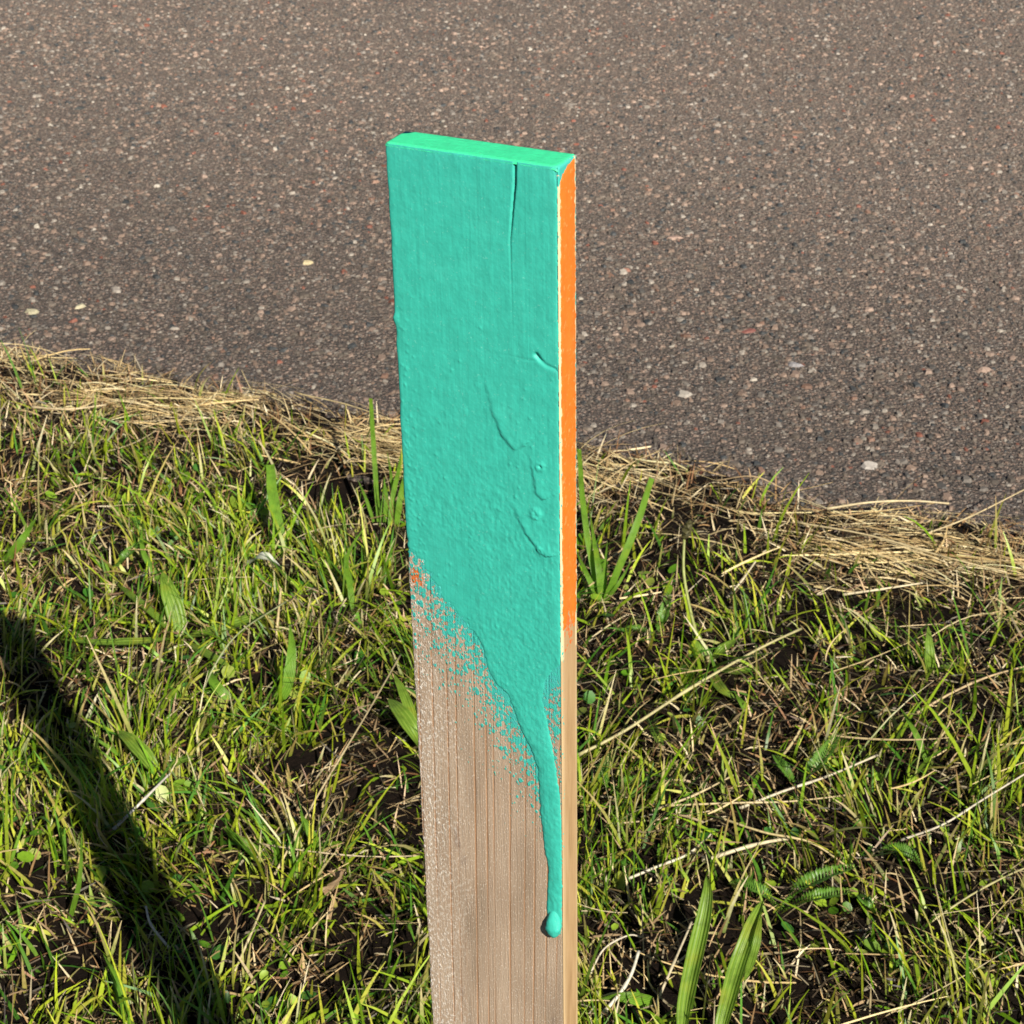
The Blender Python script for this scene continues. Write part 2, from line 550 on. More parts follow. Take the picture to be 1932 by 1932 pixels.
special = [((1412, 625), (0.21, 0.085, 0.07), 2.3, 0.9), ((1790, 190), (0.05, 0.06, 0.065), 2.6, 0.9), ((1290, 745), (0.34, 0.31, 0.27), 1.7, 1.1),
           ((1180, 512), (0.30, 0.15, 0.11), 1.5, .8), ((470, 745), (0.33, 0.32, 0.30), 1.6, 1.2), ((580, 497), (0.5, 0.42, 0.25), 1.1, 1.0),
           ((155, 205), (0.05, 0.055, 0.055), 1.7, .7), ((1270, 450), (0.36, 0.25, 0.2), 2.0, .8), ((1640, 880), (0.36, 0.33, 0.30), 1.6, 1.1),
           ((1860, 700), (0.40, 0.29, 0.23), 1.6, .9), ((1500, 690), (0.26, 0.25, 0.26), 1.5, .7), ((60, 590), (0.40, 0.37, 0.25), 1.5, 1.0),
           ((150, 580), (0.45, 0.41, 0.28), 1.4, 1.0), ((1130, 470), (0.05, 0.05, 0.05), 1.5, .8), ((1505, 250), (0.22, 0.14, 0.10), 1.8, .6)]
cnt = 0
for (uv, cc, sx, sy) in special:
    p = at(*uv)
    if edge_dist(np.array([p[0]]), np.array([p[1]]))[0] > 0.03:
        continue
    o = obj('stone', stone_mesh(cc), None, road)
    o.location = (p[0], p[1], 0.0004)
    o.rotation_euler = (0, 0, R.normal(0.1, 0.25))
    o.scale = (sx, sy, 0.9)
    cnt += 1
while cnt < 290:
    y = 2.2 + 2.6 * R.random() ** 1.5
    x = (R.random() - 0.5) * 2 * (0.27 * y + 0.05)
    if edge_dist(np.array([x]), np.array([y]))[0] > 0.0:
        continue
    o = obj('stone', variants[int(R.integers(26))][0], None, road)
    o.location = (x, y, 0.0003)
    o.rotation_euler = (0, 0, R.random() * 6.28)
    q = 0.5 + 0.5 * R.random() ** 2
    o.scale = (q * (0.9 + 0.5 * R.random()), q, 0.8)
    cnt += 1


# ------------------------------------------------------------------ grass
def blades(base, L, Wd, head, el0, curl, c0, c1, seg=4, roll=None, tip=0.12, bend=None):
    """ribbons that start at base, leave the ground at elevation el0 and curl over"""
    n = len(base)
    t = np.linspace(0, 1, seg + 1)
    el = el0[:, None] - curl[:, None] * t[None, :]
    hd = head[:, None] + (bend[:, None] * t[None, :] if bend is not None else 0)
    d = np.stack([np.cos(el) * np.cos(hd), np.cos(el) * np.sin(hd), np.sin(el)], -1)
    stp = (L / seg)[:, None, None] * 0.5 * (d[:, 1:] + d[:, :-1])
    P = np.concatenate([np.zeros((n, 1, 3)), np.cumsum(stp, 1)], 1) + base[:, None, :]
    if roll is None:
        roll = R.normal(0, 0.7, n)
    hz = np.stack([-np.sin(hd), np.cos(hd), np.zeros_like(hd)], -1)
    up = np.cross(d, hz)
    wd = hz * np.cos(roll)[:, None, None] + up * np.sin(roll)[:, None, None]
    prof = (1 - t ** 1.8) * (1 - tip) + tip
    prof = prof * (0.65 + 0.35 * np.minimum(t * 5, 1))
    w = (Wd[:, None] * 0.5) * prof[None, :]
    A, B = P - wd * w[..., None], P + wd * w[..., None]
    V = np.stack([A, B], 2).reshape(-1, 3)
    tt = np.repeat(t, 2)[None, :, None]
    C = (c0[:, None, :] * (1 - tt) + c1[:, None, :] * tt).reshape(-1, 3)
    b = (np.arange(n) * 2 * (seg + 1))[:, None]
    k = np.arange(seg) * 2
    Fq = np.stack([b + k, b + k + 1, b + k + 3, b + k + 2], -1).reshape(-1, 4)
    return V, Fq, C


def scatter(n, dens=None, near=True):
    """random points over the verge: dense where the photo looks, thinner around"""
    if near:
        y = 0.95 + 2.10 * R.random(n * 3)
        x = (R.random(n * 3) - 0.5) * 2 * 1.42
        ok = np.abs(x) < 0.285 * y + 0.55
    else:
        y = -0.2 + 3.7 * R.random(n * 3)
        x = (R.random(n * 3) - 0.5) * 2 * 2.1
        ok = ~((np.abs(x) < 0.285 * y + 0.55) & (y > 0.95))
    e = edge_dist(x, y)
    ok &= e > -0.01
    if dens is not None:
        ok &= R.random(len(x)) < dens(x, y, e)
    x, y = x[ok][:n], y[ok][:n]
    return np.stack([x, y, ground_z(x, y) - 0.003], 1)


HOLE = at(655, 935)


def hole(x, y):
    return np.exp(-(((x - HOLE[0]) / 0.06) ** 2 + ((y - HOLE[1]) / 0.09) ** 2))


def dens_green(x, y, e):
    band = 0.25 * sstep(0.07, 0.22, e) + 0.75 * sstep(0.2, 0.55, e)
    cl = sstep(0.43, 0.58, 0.55 * fbm(x * 9, y * 9, 11, 3) + 0.45 * fbm(x * 30, y * 30, 12, 2))
    right = 1 - 0.55 * sstep(-0.02, 0.25, x)          # the right side is drier
    return band * (0.10 + 0.90 * cl) * right * (1 - 0.97 * hole(x, y)) + 0.05 * (e > 0.03)


def dens_dry(x, y, e):
    cl = sstep(0.62, 0.35, fbm(x * 9, y * 9, 11, 3))
    gap = 0.15 + 0.85 * sstep(0.38, 0.6, fbm(x * 24, y * 24, 15, 2))
    return (0.3 + 0.7 * np.maximum(cl, sstep(0.35, 0.1, e))) * (1 - 0.95 * hole(x, y)) * gap


GREENS = np.array([(0.12, 0.25, 0.010), (0.19, 0.30, 0.014), (0.29, 0.37, 0.024), (0.05, 0.15, 0.012), (0.36, 0.38, 0.05), (0.075, 0.20, 0.025), (0.22, 0.33, 0.02)])
DRYS = np.array([(0.46, 0.33, 0.16), (0.58, 0.46, 0.25), (0.36, 0.22, 0.10), (0.68, 0.58, 0.38), (0.24, 0.12, 0.055), (0.52, 0.36, 0.20)])


def lawn(near, n_green, n_wide, n_dry, n_that):
    Vs, Fs, Cs, off = [], [], [], 0

    def add(r):
        nonlocal off
        Vs.append(r[0]); Fs.append(r[1] + off); Cs.append(r[2])
        off += len(r[0])
    # tufts: green blades lean together, leaning mostly away and to the right
    b = scatter(n_green, dens_green, near)
    n = len(b)
    hd = 6.283 * fbm(b[:, 0] * 5, b[:, 1] * 5, 21, 2) * 2 + R.normal(0, 0.9, n)
    c = GREENS[R.integers(0, len(GREENS), n)] * (0.7 + 0.7 * R.random((n, 1)))
    dryt = R.random((n, 1)) < 0.34
    tipc = np.where(dryt, DRYS[R.integers(0, 4, n)], c * np.array([1.25, 1.2, 0.9]))
    L = np.clip(R.lognormal(math.log(0.034), 0.48, n), 0.012, 0.11)
    L = L * (0.72 + 0.75 * sstep(0.42, 0.68, fbm(b[:, 0] * 13, b[:, 1] * 13, 24, 3)))
    add(blades(b, L, 0.0018 + 0.0034 * R.random(n) ** 1.5, hd, 1.48 - 0.75 * R.random(n) ** 1.5, R.random(n) ** 1.5 * 1.1,
               c * 0.8 + np.array([0.10, 0.07, 0.01]) * R.random((n, 1)), tipc, 4))
    # wider green leaves
    b = scatter(n_wide, dens_green, near)
    n = len(b)
    c = GREENS[R.integers(0, len(GREENS), n)] * (0.8 + 0.6 * R.random((n, 1)))
    add(blades(b, 0.03 + 0.06 * R.random(n), 0.0028 + 0.0026 * R.random(n), R.random(n) * 6.283, 1.2 - 0.9 * R.random(n), R.random(n) * 1.3,
               c, c * 1.15, 5, R.normal(0, 0.5, n)))
    green = (np.concatenate(Vs), np.concatenate(Fs), np.concatenate(Cs))
    Vs, Fs, Cs, off = [], [], [], 0
    b = scatter(n_dry, dens_dry, near)
    n = len(b)
    c = DRYS[R.integers(0, len(DRYS), n)] * (0.7 + 0.6 * R.random((n, 1)))
    add(blades(b, 0.012 + 0.036 * R.random(n) ** 1.6, 0.0012 + 0.0022 * R.random(n), R.random(n) * 6.283, 1.3 - 1.2 * R.random(n), R.random(n) * 0.9,
               c * 0.8, c * 1.1, 3))
    b = scatter(n_that, lambda x, y, e: (0.15 + 0.85 * sstep(0.35, 0.6, fbm(x * 22, y * 22, 14, 2))) * (1 - 0.8 * hole(x, y)), near)
    n = len(b)
    dep = R.random(n) ** 1.6
    b[:, 2] += 0.002 + 0.015 * dep * (1 - 0.8 * hole(b[:, 0], b[:, 1]))
    c = DRYS[R.integers(0, len(DRYS), n)] * (0.06 + 1.0 * R.random((n, 1)) ** 3)
    add(blades(b, 0.010 + 0.032 * R.random(n) ** 1.6, 0.0011 + 0.0021 * R.random(n), R.random(n) * 6.283, R.normal(0.12, 0.28, n), R.normal(0.2, 0.3, n),
               c, c * 1.05, 2, R.normal(0, 0.9, n)))
    return green, (np.concatenate(Vs), np.concatenate(Fs), np.concatenate(Cs))


gn, dn = lawn(True, 42000, 4600, 31000, 40000)
gf, df = lawn(False, 24000, 4000, 12000, 8000)


def joined(a, b):
    return np.concatenate([a[0], b[0]]), np.concatenate([a[1], b[1] + len(a[0])]), np.concatenate([a[2], b[2]])


V, Fq, C = joined(gn, gf)
tag(obj('grass', build_mesh('grass', V, Fq, True, C), M_GRASS), 'short green lawn grass of the roadside verge', 'grass', kind='stuff')
V, Fq, C = joined(dn, df)
tag(obj('dry_grass', build_mesh('dry_grass', V, Fq, True, C), M_STRAW), 'dead brown grass and thatch between the green blades', 'dry grass', kind='stuff')

# straw swept along the road edge
n = 9800
al = (R.random(n) - 0.5) * 4.4
half = 0.030 + 0.065 * fbm(al * 2.6 + 4, al * 0, 33, 3) + 0.03 * sstep(0.3, 0.9, al) + 0.03 * sstep(-0.3, -0.9, al)
ee = 0.075 + 0.03 * sstep(0.3, .9, al) + R.normal(0, 1, n) * half * 0.85
kx = np.array([al * ax[0] - ee * nx_[0], EDGE_C + al * ax[1] - ee * nx_[1]])
base = np.stack([kx[0], kx[1], np.zeros(n)], 1)
e = edge_dist(base[:, 0], base[:, 1])
thick = 0.10 + 0.90 * sstep(0.40, 0.6, fbm(base[:, 0] * 7, base[:, 1] * 7, 31, 3))
k = (e > -0.02) & (R.random(n) < thick)
base = base[k]
n = len(base)
base[:, 2] = np.maximum(ground_z(base[:, 0], base[:, 1]), 0.001) + 0.002 + 0.015 * R.random(n) ** 1.5 * sstep(-0.04, 0.06, e[k])
hd = ROAD_ANG + 1.6 * (fbm(base[:, 0] * 6, base[:, 1] * 6, 35, 2) - 0.5) + R.normal(0, 0.28, n) + np.where(R.random(n) < 0.5, math.pi, 0) + (R.random(n) < 0.16) * R.normal(0, 0.9, n)
L = np.clip(R.lognormal(math.log(0.07), 0.55, n), 0.02, 0.26)
base[:, :2] -= 0.5 * L[:, None] * np.stack([np.cos(hd), np.sin(hd)], 1)
STR = np.array([(0.70, 0.55, 0.29), (0.78, 0.65, 0.39), (0.62, 0.46, 0.22), (0.54, 0.38, 0.18), (0.74, 0.60, 0.31)])
c = np.minimum(STR[R.integers(0, 5, n)] * (0.78 + 0.5 * R.random((n, 1))), 0.85)
el0 = R.normal(0.10, 0.12, n)
m_ = 300
bl = scatter(m_, lambda x, y, e: sstep(0.1, 0.25, e) * (0.25 + 0.75 * sstep(-0.05, 0.3, x)), True)
m_ = len(bl)
bl[:, 2] += 0.014 + 0.02 * R.random(m_)
base = np.concatenate([base, bl])
hd = np.concatenate([hd, np.where(R.random(m_) < 0.6, R.normal(0.45, 0.35, m_), R.random(m_) * 6.28)])
L = np.concatenate([L, 0.05 + 0.12 * R.random(m_) ** 2])
c = np.concatenate([c, STR[R.integers(0, 5, m_)] * (0.75 + 0.4 * R.random((m_, 1)))])
el0 = np.concatenate([el0, R.normal(0.05, 0.12, m_)])
n = len(base)
V, Fq, C = blades(base, L, 0.0009 + 0.0022 * R.random(n) ** 2.5, hd, el0, el0 * 2 + R.normal(0, 0.12, n), c, c, 6, R.normal(0, 0.6, n), 0.4, R.normal(0, 0.3, n))
V[:, 2] = np.maximum(V[:, 2], 0.0016)
tag(obj('straw', build_mesh('straw', V, Fq, True, C), M_STRAW), 'pale straw swept along the edge of the road', 'straw', kind='stuff')


# ------------------------------------------------------------------ single plants, leaves and stalks
def spline(pts, n):
    pts = np.asarray(pts, float)
    P = np.vstack([2 * pts[0] - pts[1], pts, 2 * pts[-1] - pts[-2]])
    out = []
    m = len(pts) - 1
    for s_ in np.linspace(0, m, n):
        i = min(int(s_), m - 1)
        t = s_ - i
        a, b, c, d = P[i:i + 4]
        out.append(0.5 * (2 * b + (c - a) * t + (2 * a - 5 * b + 4 * c - d) * t * t + (3 * b - a - 3 * c + d) * t ** 3))
    return np.array(out)


def frames(P, hint=(0, 0, 1)):
    T = np.gradient(P, axis=0)
    T /= np.linalg.norm(T, axis=1)[:, None]
    S = np.cross(T, np.asarray(hint, float))
    S /= np.linalg.norm(S, axis=1)[:, None] + 1e-9
    return T, S, np.cross(S, T)


def leaf_mesh(name, pts, width, fold=0.35, shape='lance', n=16, hint=(0, 0, 1), twist=0.0, wav=0.04, origin=None):
    P = spline(pts, n)
    T, S, U = frames(P, hint)
    t = np.linspace(0, 1, n)
    if shape == 'lance':
        w = np.sin(np.pi * np.clip(t, 0, 1) ** 0.8) ** 0.8 * 0.95 + 0.10 * (1 - t)
    elif shape == 'oval':
        w = np.sin(np.pi * t ** 0.9) ** 0.65 * (1 - 0.2 * t) + 0.08 * (1 - t)
    elif shape == 'cut':                       # grass blade cropped by the mower
        w = 0.75 + 0.25 * np.sin(np.pi * t)
    else:
        w = (1 - t ** 2.2) * (0.75 + 0.25 * np.minimum(t * 4, 1)) + 0.02
    a = np.linspace(-1, 1, 7)
    tw = twist * t
    S2 = S * np.cos(tw)[:, None] + U * np.sin(tw)[:, None]
    U2 = -S * np.sin(tw)[:, None] + U * np.cos(tw)[:, None]
    hw = (width * 0.5 * w)[:, None] * (1 + wav * np.sin(t * 23 + width * 900)[:, None] * np.sign(a)[None, :])
    V = P[:, None, :] + S2[:, None, :] * (hw * a[None, :])[..., None] + U2[:, None, :] * (hw * fold * np.abs(a)[None, :] ** 1.3)[..., None]
    V += U2[:, None, :] * (0.035 * hw * np.sin(a * 11)[None, :])[..., None]
    if origin is not None:
        V = V - np.asarray(origin)
    return build_mesh(name, V.reshape(-1, 3), grid_faces(n, 7), True, None, {'across': np.tile(a, n)})


def tube_mesh(name, pts, r0, r1, color, n=20, sides=7, origin=None, nodes=0):
    P = spline(pts, n)
    T, S, U = frames(P, (0.13, 0.2, 0.97))
    t = np.linspace(0, 1, n)
    r = r0 * (1 - t) + r1 * t
    if nodes:
        r = r * (1 + 0.35 * np.exp(-((t * nodes - np.round(t * nodes)) / 0.09) ** 2))
    a = np.linspace(0, 2 * np.pi, sides, endpoint=False)
    V = P[:, None, :] + r[:, None, None] * (S[:, None, :] * np.cos(a)[None, :, None] + U[:, None, :] * np.sin(a)[None, :, None])
    if origin is not None:
        V = V - np.asarray(origin)
    c = np.asarray(color)[None, None, :] * (0.85 + 0.3 * R.random((n, 1, 1))) * np.ones((1, sides, 1))
    caps = [np.arange(sides)[::-1][None, :], (np.arange(sides) + (n - 1) * sides)[None, :]]
    return build_mesh(name, V.reshape(-1, 3), [grid_faces(n, sides, True)] + caps, True, c.reshape(-1, 3))


def frond_mesh(name, pts, width, origin=None, n=26):
    """yarrow leaf: a rib with close-set, finely cut leaflets"""
    P = spline(pts, n)
    T, S, U = frames(P)
    V, Fs, A = [], [], []
    for i in range(n):
        t = i / (n - 1)
        w = width * 0.5 * (math.sin(math.pi * (0.12 + 0.83 * t)) ** 0.7)
        for sgn in (-1, 1):
            d0 = S[i] * sgn * 0.85 + T[i] * 0.45 + U[i] * (0.45 + 0.25 * R.random())
            for q, (fw, ln) in enumerate(((0.0, 1.0), (0.5, 0.7), (-0.35, 0.6))):
                d = d0 + T[i] * fw + U[i] * 0.12 * q
                d = d / np.linalg.norm(d)
                b = P[i] + d0 * w * (0.3 if q else 0.0)
                l = w * ln * (0.85 + 0.3 * R.random())
                hw = w * 0.10
                side = np.cross(d, U[i])
                k = len(V)
                V += [b - side * hw * 0.6, b + side * hw * 0.6, b + d * l * 0.6 + side * hw, b + d * l * 0.6 - side * hw, b + d * l]
                Fs.append((k, k + 1, k + 2, k + 3))
                Fs.append((k + 3, k + 2, k + 4, k + 4))
                A += [0, 0, .6, .6, 1]
    k = len(V)
    for i in range(n):
        for sg in (-1, 1):
            V.append(P[i] + S[i] * sg * width * 0.045 * (1.2 - i / n))
            A.append(-1)
    ribf = [(k + 2 * i, k + 2 * i + 1, k + 2 * i + 3, k + 2 * i + 2) for i in range(n - 1)]
    quads = np.array([f for f in Fs if f[2] != f[3]] + ribf)
    tris = np.array([f[:3] for f in Fs if f[2] == f[3]])
    V = np.array(V)
    if origin is not None:
        V = V - np.asarray(origin)
    return build_mesh(name, V, [quads, tris], True, None, {'across': np.array(A)})


def path(spec):
    """spec: (u, v, height) points -> world points standing on the verge"""
    out = []
    for (u, v, h) in spec:
        p = at(u, v, h + 0.022)
        out.append(p)
    return out


def plant(name, label, cat, base, leaves, mat, group=None):
    """leaves: list of (spec, width, kwargs)"""
    o = path([base])[0]
    o = np.array([o[0], o[1], float(ground_z(o[:1], o[1:2])[0]) - 0.002])
    t = thing(name, label, cat, tuple(o), group)
    sc = np.array([[0, 0, -0.012], [0.001, 0, 0.002], [0, 0.001, 0.010]]) + o
    obj('stem', tube_mesh('stem', sc, 0.0042, 0.003, (0.34, 0.30, 0.14), 6, 7, o), M_STRAW, t)
    for spec, w, kw in leaves:
        if cat == 'grass clump':
            w *= 0.82
        obj('leaf', leaf_mesh('leaf', path(spec), w, origin=o, **kw), mat, t)
    return t, o


# ribwort plantain rosette left of the stake
plant('plantain', 'plantain rosette with one broad upright pale green leaf, left of the stake', 'plantain', (335, 1200, 0), [
    ([(338, 1205, 0.0), (334, 1165, 0.02), (318, 1115, 0.045), (306, 1078, 0.055)], 0.024, dict(fold=0.25, shape='oval', hint=(0.25, -0.95, 0.3))),
    ([(330, 1205, 0.003), (270, 1212, 0.022), (190, 1214, 0.022), (110, 1206, 0.012)], 0.017, dict(fold=0.3)),
    ([(345, 1205, 0.003), (410, 1190, 0.02), (470, 1170, 0.022), (532, 1152, 0.012)], 0.022, dict(fold=0.3, shape='oval')),
    ([(330, 1200, 0.003), (285, 1155, 0.016), (245, 1122, 0.016), (215, 1095, 0.008)], 0.011, dict(fold=0.3)),
    ([(348, 1210, 0.003), (400, 1240, 0.016), (440, 1262, 0.01)], 0.012, dict(fold=0.3))], M_PLANT)

# two big dark leaves in front on the right
plant('plantain', 'tall plantain with two long upright leaves at the bottom right of the stake', 'plantain', (1320, 1990, 0), [
    ([(1286, 1985, 0.0), (1296, 1880, 0.045), (1322, 1760, 0.095), (1335, 1690, 0.12), (1333, 1652, 0.13)], 0.0150, dict(fold=0.85, hint=(-0.42, -0.9, 0.15), twist=-0.35, n=24)),
    ([(1352, 1985, 0.0), (1372, 1900, 0.03), (1402, 1800, 0.075), (1428, 1730, 0.095), (1440, 1698, 0.10)], 0.0155, dict(fold=0.8, hint=(-0.38, -0.9, 0.15), twist=0.3, n=24)),
    ([(1405, 1850, 0.05), (1425, 1780, 0.085), (1436, 1720, 0.10)], 0.009, dict(fold=0.4, hint=(0.3, -0.7, 0.4)))], M_PLANT)

plant('plantain', 'small plantain with short leaves in the middle of the right-hand grass', 'plantain', (1335, 1255, 0), [
    ([(1335, 1255, 0.0), (1318, 1215, 0.02), (1308, 1175, 0.03)], 0.013, dict(fold=0.35, shape='oval')),
    ([(1335, 1255, 0.0), (1365, 1225, 0.02), (1392, 1205, 0.016)], 0.014, dict(fold=0.35, shape='oval')),
    ([(1335, 1258, 0.0), (1385, 1268, 0.016), (1430, 1262, 0.01)], 0.016, dict(fold=0.3, shape='oval')),
    ([(1335, 1258, 0.0), (1290, 1272, 0.014), (1255, 1265, 0.008)], 0.013, dict(fold=0.3, shape='oval')),
    ([(1340, 1262, 0.0), (1360, 1300, 0.014), (1392, 1322, 0.008)], 0.014, dict(fold=0.3, shape='oval'))], M_PLANT)

plant('plantain', 'small plantain with a drooping bright leaf at the lower left by the dark shadow', 'plantain', (300, 1470, 0), [
    ([(303, 1472, 0.0), (275, 1430, 0.022), (243, 1395, 0.03), (221, 1378, 0.026)], 0.020, dict(fold=0.3, shape='oval')),
    ([(300, 1470, 0.0), (335, 1440, 0.02), (372, 1425, 0.014)], 0.012, dict(fold=0.3)),
    ([(300, 1475, 0.0), (330, 1490, 0.012), (372, 1488, 0.006)], 0.012, dict(fold=0.3))], M_PLANT)

plant('plantain', 'plantain leaves half hidden behind the bare wood on the left edge of the stake', 'plantain', (800, 1425, 0), [
    ([(800, 1425, 0.0), (778, 1378, 0.03), (752, 1340, 0.04), (733, 1318, 0.034)], 0.022, dict(fold=0.3, shape='oval')),
    ([(800, 1425, 0.0), (765, 1320, 0.035), (742, 1270, 0.045)], 0.012, dict(fold=0.35))], M_PLANT)

plant('plantain', 'young upright plantain leaf near the reddish soil on the far right', 'plantain', (1756, 1272, 0), [
    ([(1756, 1272, 0.0), (1752, 1235, 0.03), (1751, 1180, 0.055)], 0.015, dict(fold=0.4, shape='oval', hint=(0.3, -0.9, 0.3))),
    ([(1756, 1274, 0.0), (1790, 1258, 0.012), (1815, 1252, 0.008)], 0.012, dict(fold=0.3))], M_PLANT)

# broad grass clumps
plant('grass_clump', 'tall green grass clump right beside the left edge of the stake', 'grass clump', (735, 985, 0), [
    ([(714, 985, 0.0), (708, 900, 0.045), (703, 820, 0.09), (699, 752, 0.12)], 0.0085, dict(fold=0.4, shape='cut', hint=(0.3, -0.9, 0.3))),
    ([(735, 990, 0.0), (742, 930, 0.035), (752, 885, 0.055), (757, 850, 0.065)], 0.010, dict(fold=0.4, shape='grass', hint=(0.3, -0.9, 0.3))),
    ([(748, 990, 0.0), (756, 930, 0.04), (770, 870, 0.06)], 0.011, dict(fold=0.4, shape='grass', hint=(0.3, -0.9, 0.3))),
    ([(726, 985, 0.0), (728, 940, 0.03), (724, 900, 0.05)], 0.009, dict(fold=0.4, shape='grass', hint=(0.3, -0.9, 0.3))),
    ([(705, 985, 0.0), (690, 940, 0.03), (675, 905, 0.045)], 0.006, dict(fold=0.4, shape='grass', hint=(0.3, -0.9, 0.3))),
    ([(745, 980, 0.0), (738, 900, 0.045), (730, 850, 0.06)], 0.006, dict(fold=0.4, shape='grass', hint=(0.3, -0.9, 0.3)))], M_BLADE)

plant('grass_clump', 'tall green grass clump with mown tips just right of the orange edge', 'grass clump', (1140, 1130, 0), [
    ([(1140, 1135, 0.0), (1165, 1075, 0.045), (1200, 990, 0.095), (1229, 902, 0.135)], 0.0125, dict(fold=0.35, shape='cut', hint=(0.3, -0.9, 0.3))),
    ([(1130, 1130, 0.0), (1112, 1040, 0.05), (1098, 940, 0.10), (1092, 848, 0.13)], 0.010, dict(fold=0.4, shape='cut', hint=(0.3, -0.9, 0.3))),
    ([(1134, 1135, 0.0), (1128, 1070, 0.04), (1120, 1020, 0.06), (1112, 960, 0.075)], 0.011, dict(fold=0.4, shape='grass', hint=(0.3, -0.9, 0.3))),
    ([(1136, 1135, 0.0), (1140, 1080, 0.03), (1146, 1020, 0.05)], 0.010, dict(fold=0.4, shape='grass', hint=(0.3, -0.9, 0.3))),
    ([(1128, 1130, 0.0), (1105, 1080, 0.03), (1085, 1035, 0.04)], 0.009, dict(fold=0.4, shape='grass', hint=(0.3, -0.9, 0.3))),
    ([(1142, 1135, 0.0), (1170, 1095, 0.03), (1195, 1050, 0.035)], 0.007, dict(fold=0.4, shape='grass', hint=(0.3, -0.9, 0.3)))], M_BLADE)

singles = [
    ('single upright broad grass blade with a cut tip, left of the dark hole', [(540, 1042, 0.0), (525, 990, 0.03), (514, 930, 0.06), (510, 877, 0.085)], 0.0145, 'cut'),
    ('thick bright curved grass blade standing left of the stake', [(513, 1335, 0.0), (540, 1290, 0.03), (550, 1230, 0.06), (547, 1175, 0.08)], 0.0165, 'grass'),
    ('slim green blade rising from pale straw at the left edge of the picture', [(5, 1065, 0.0), (40, 1020, 0.04), (70, 975, 0.05)], 0.012, 'grass'),
    ('green blade standing alone above the plantain rosette on the left', [(300, 1095, 0.0), (270, 1040, 0.03), (268, 990, 0.05)], 0.008, 'grass'),
    ('broad green blade arching left below the long thin straw', [(502, 1622, 0.0), (460, 1590, 0.025), (418, 1560, 0.03)], 0.0125, 'grass'),
    ('bright blade leaning left in front of the slanting pale straw', [(608, 1610, 0.0), (585, 1570, 0.03), (565, 1530, 0.045)], 0.011, 'grass'),
    ('wide blade lying beside the foot of the bright curved blade', [(440, 1330, 0.0), (405, 1290, 0.02), (390, 1255, 0.022)], 0.014, 'grass'),
    ('tall thin blade halfway between the plantain rosette and the stake', [(668, 1160, 0.0), (660, 1105, 0.03), (655, 1050, 0.05), (690, 990, 0.07)], 0.008, 'grass'),
    ('wide pale blade lying flat at the bottom right of the stake', [(1230, 1890, 0.006), (1180, 1880, 0.02), (1130, 1884, 0.012)], 0.013, 'grass'),
    ('bright short blade in the dry grass right of the stake', [(1420, 1352, 0.0), (1402, 1330, 0.015), (1385, 1305, 0.02)], 0.009, 'grass'),
    ('long green blade slanting over the dry grass at the far right', [(1750, 1440, 0.0), (1725, 1380, 0.03), (1695, 1330, 0.04)], 0.008, 'grass'),
    ('slim blade at the bottom left corner beside the shadow', [(130, 1740, 0.0), (150, 1660, 0.05), (155, 1560, 0.09)], 0.0055, 'grass'),
    ('yellowish blade standing in the bottom left corner', [(235, 1925, 0.0), (225, 1860, 0.03), (195, 1800, 0.045)], 0.010, 'grass'),
]
for lab, spec, w, sh in singles:
    P = np.array(path(spec))
    me = leaf_mesh('grass_shoot', P, w, 0.35, sh, 16, (0.3, -0.9, 0.4), 0.2, origin=P[0])
    o = obj('grass_shoot', me, M_BLADE)
    o.location = P[0]
    tag(o, lab, 'grass blade', 'broad single grass blades')

# yarrow
def yarrow(label, base, fr):
    o = path([base])[0]
    t = thing('yarrow', label, 'yarrow', tuple(o), 'yarrow plants in the verge')
    for spec, w in fr:
        obj('leaf', frond_mesh('leaf', path(spec), w, o), M_YARROW, t)


yarrow('feathery yarrow with three fern-like leaves right of the tall plantain', (1478, 1715, 0), [
    ([(1478, 1715, 0.0), (1510, 1680, 0.028), (1560, 1655, 0.036), (1612, 1636, 0.03)], 0.026),
    ([(1480, 1718, 0.0), (1525, 1700, 0.02), (1570, 1690, 0.02), (1615, 1682, 0.012)], 0.022),
    ([(1470, 1718, 0.0), (1440, 1690, 0.02), (1405, 1672, 0.02), (1378, 1668, 0.012)], 0.022)])
yarrow('feathery yarrow leaf reaching up right between the two long white stalks', (1505, 1492, 0), [
    ([(1505, 1492, 0.0), (1535, 1455, 0.026), (1560, 1420, 0.034), (1582, 1385, 0.03)], 0.025),
    ([(1500, 1492, 0.0), (1480, 1455, 0.02), (1460, 1425, 0.018)], 0.018)])
yarrow('yarrow leaves by the right edge below the lying straw bundle', (1745, 1650, 0), [
    ([(1745, 1650, 0.0), (1720, 1620, 0.02), (1690, 1605, 0.022), (1660, 1608, 0.014)], 0.022),
    ([(1662, 1735, 0.0), (1640, 1712, 0.02), (1620, 1690, 0.018)], 0.018)])
yarrow('small feathery yarrow leaf above the plantain rosette on the far left', (214, 1082, 0), [
    ([(214, 1082, 0.0), (235, 1055, 0.022), (265, 1024, 0.028)], 0.021)])
yarrow('yarrow leaf curling up in the dark grass near the seed stalk', (1245, 1195, 0), [
    ([(1245, 1195, 0.0), (1252, 1165, 0.022), (1262, 1120, 0.032)], 0.021),
    ([(1240, 1200, 0.0), (1205, 1190, 0.016), (1165, 1192, 0.01)], 0.018)])
yarrow('flat yarrow leaf beside the long slanting straw right of the stake', (1215, 1340, 0), [
    ([(1320, 1240, 0.0), (1295, 1265, 0.02), (1245, 1290, 0.02)], 0.018),
    ([(1215, 1340, 0.0), (1232, 1375, 0.016), (1250, 1415, 0.01)], 0.017)])
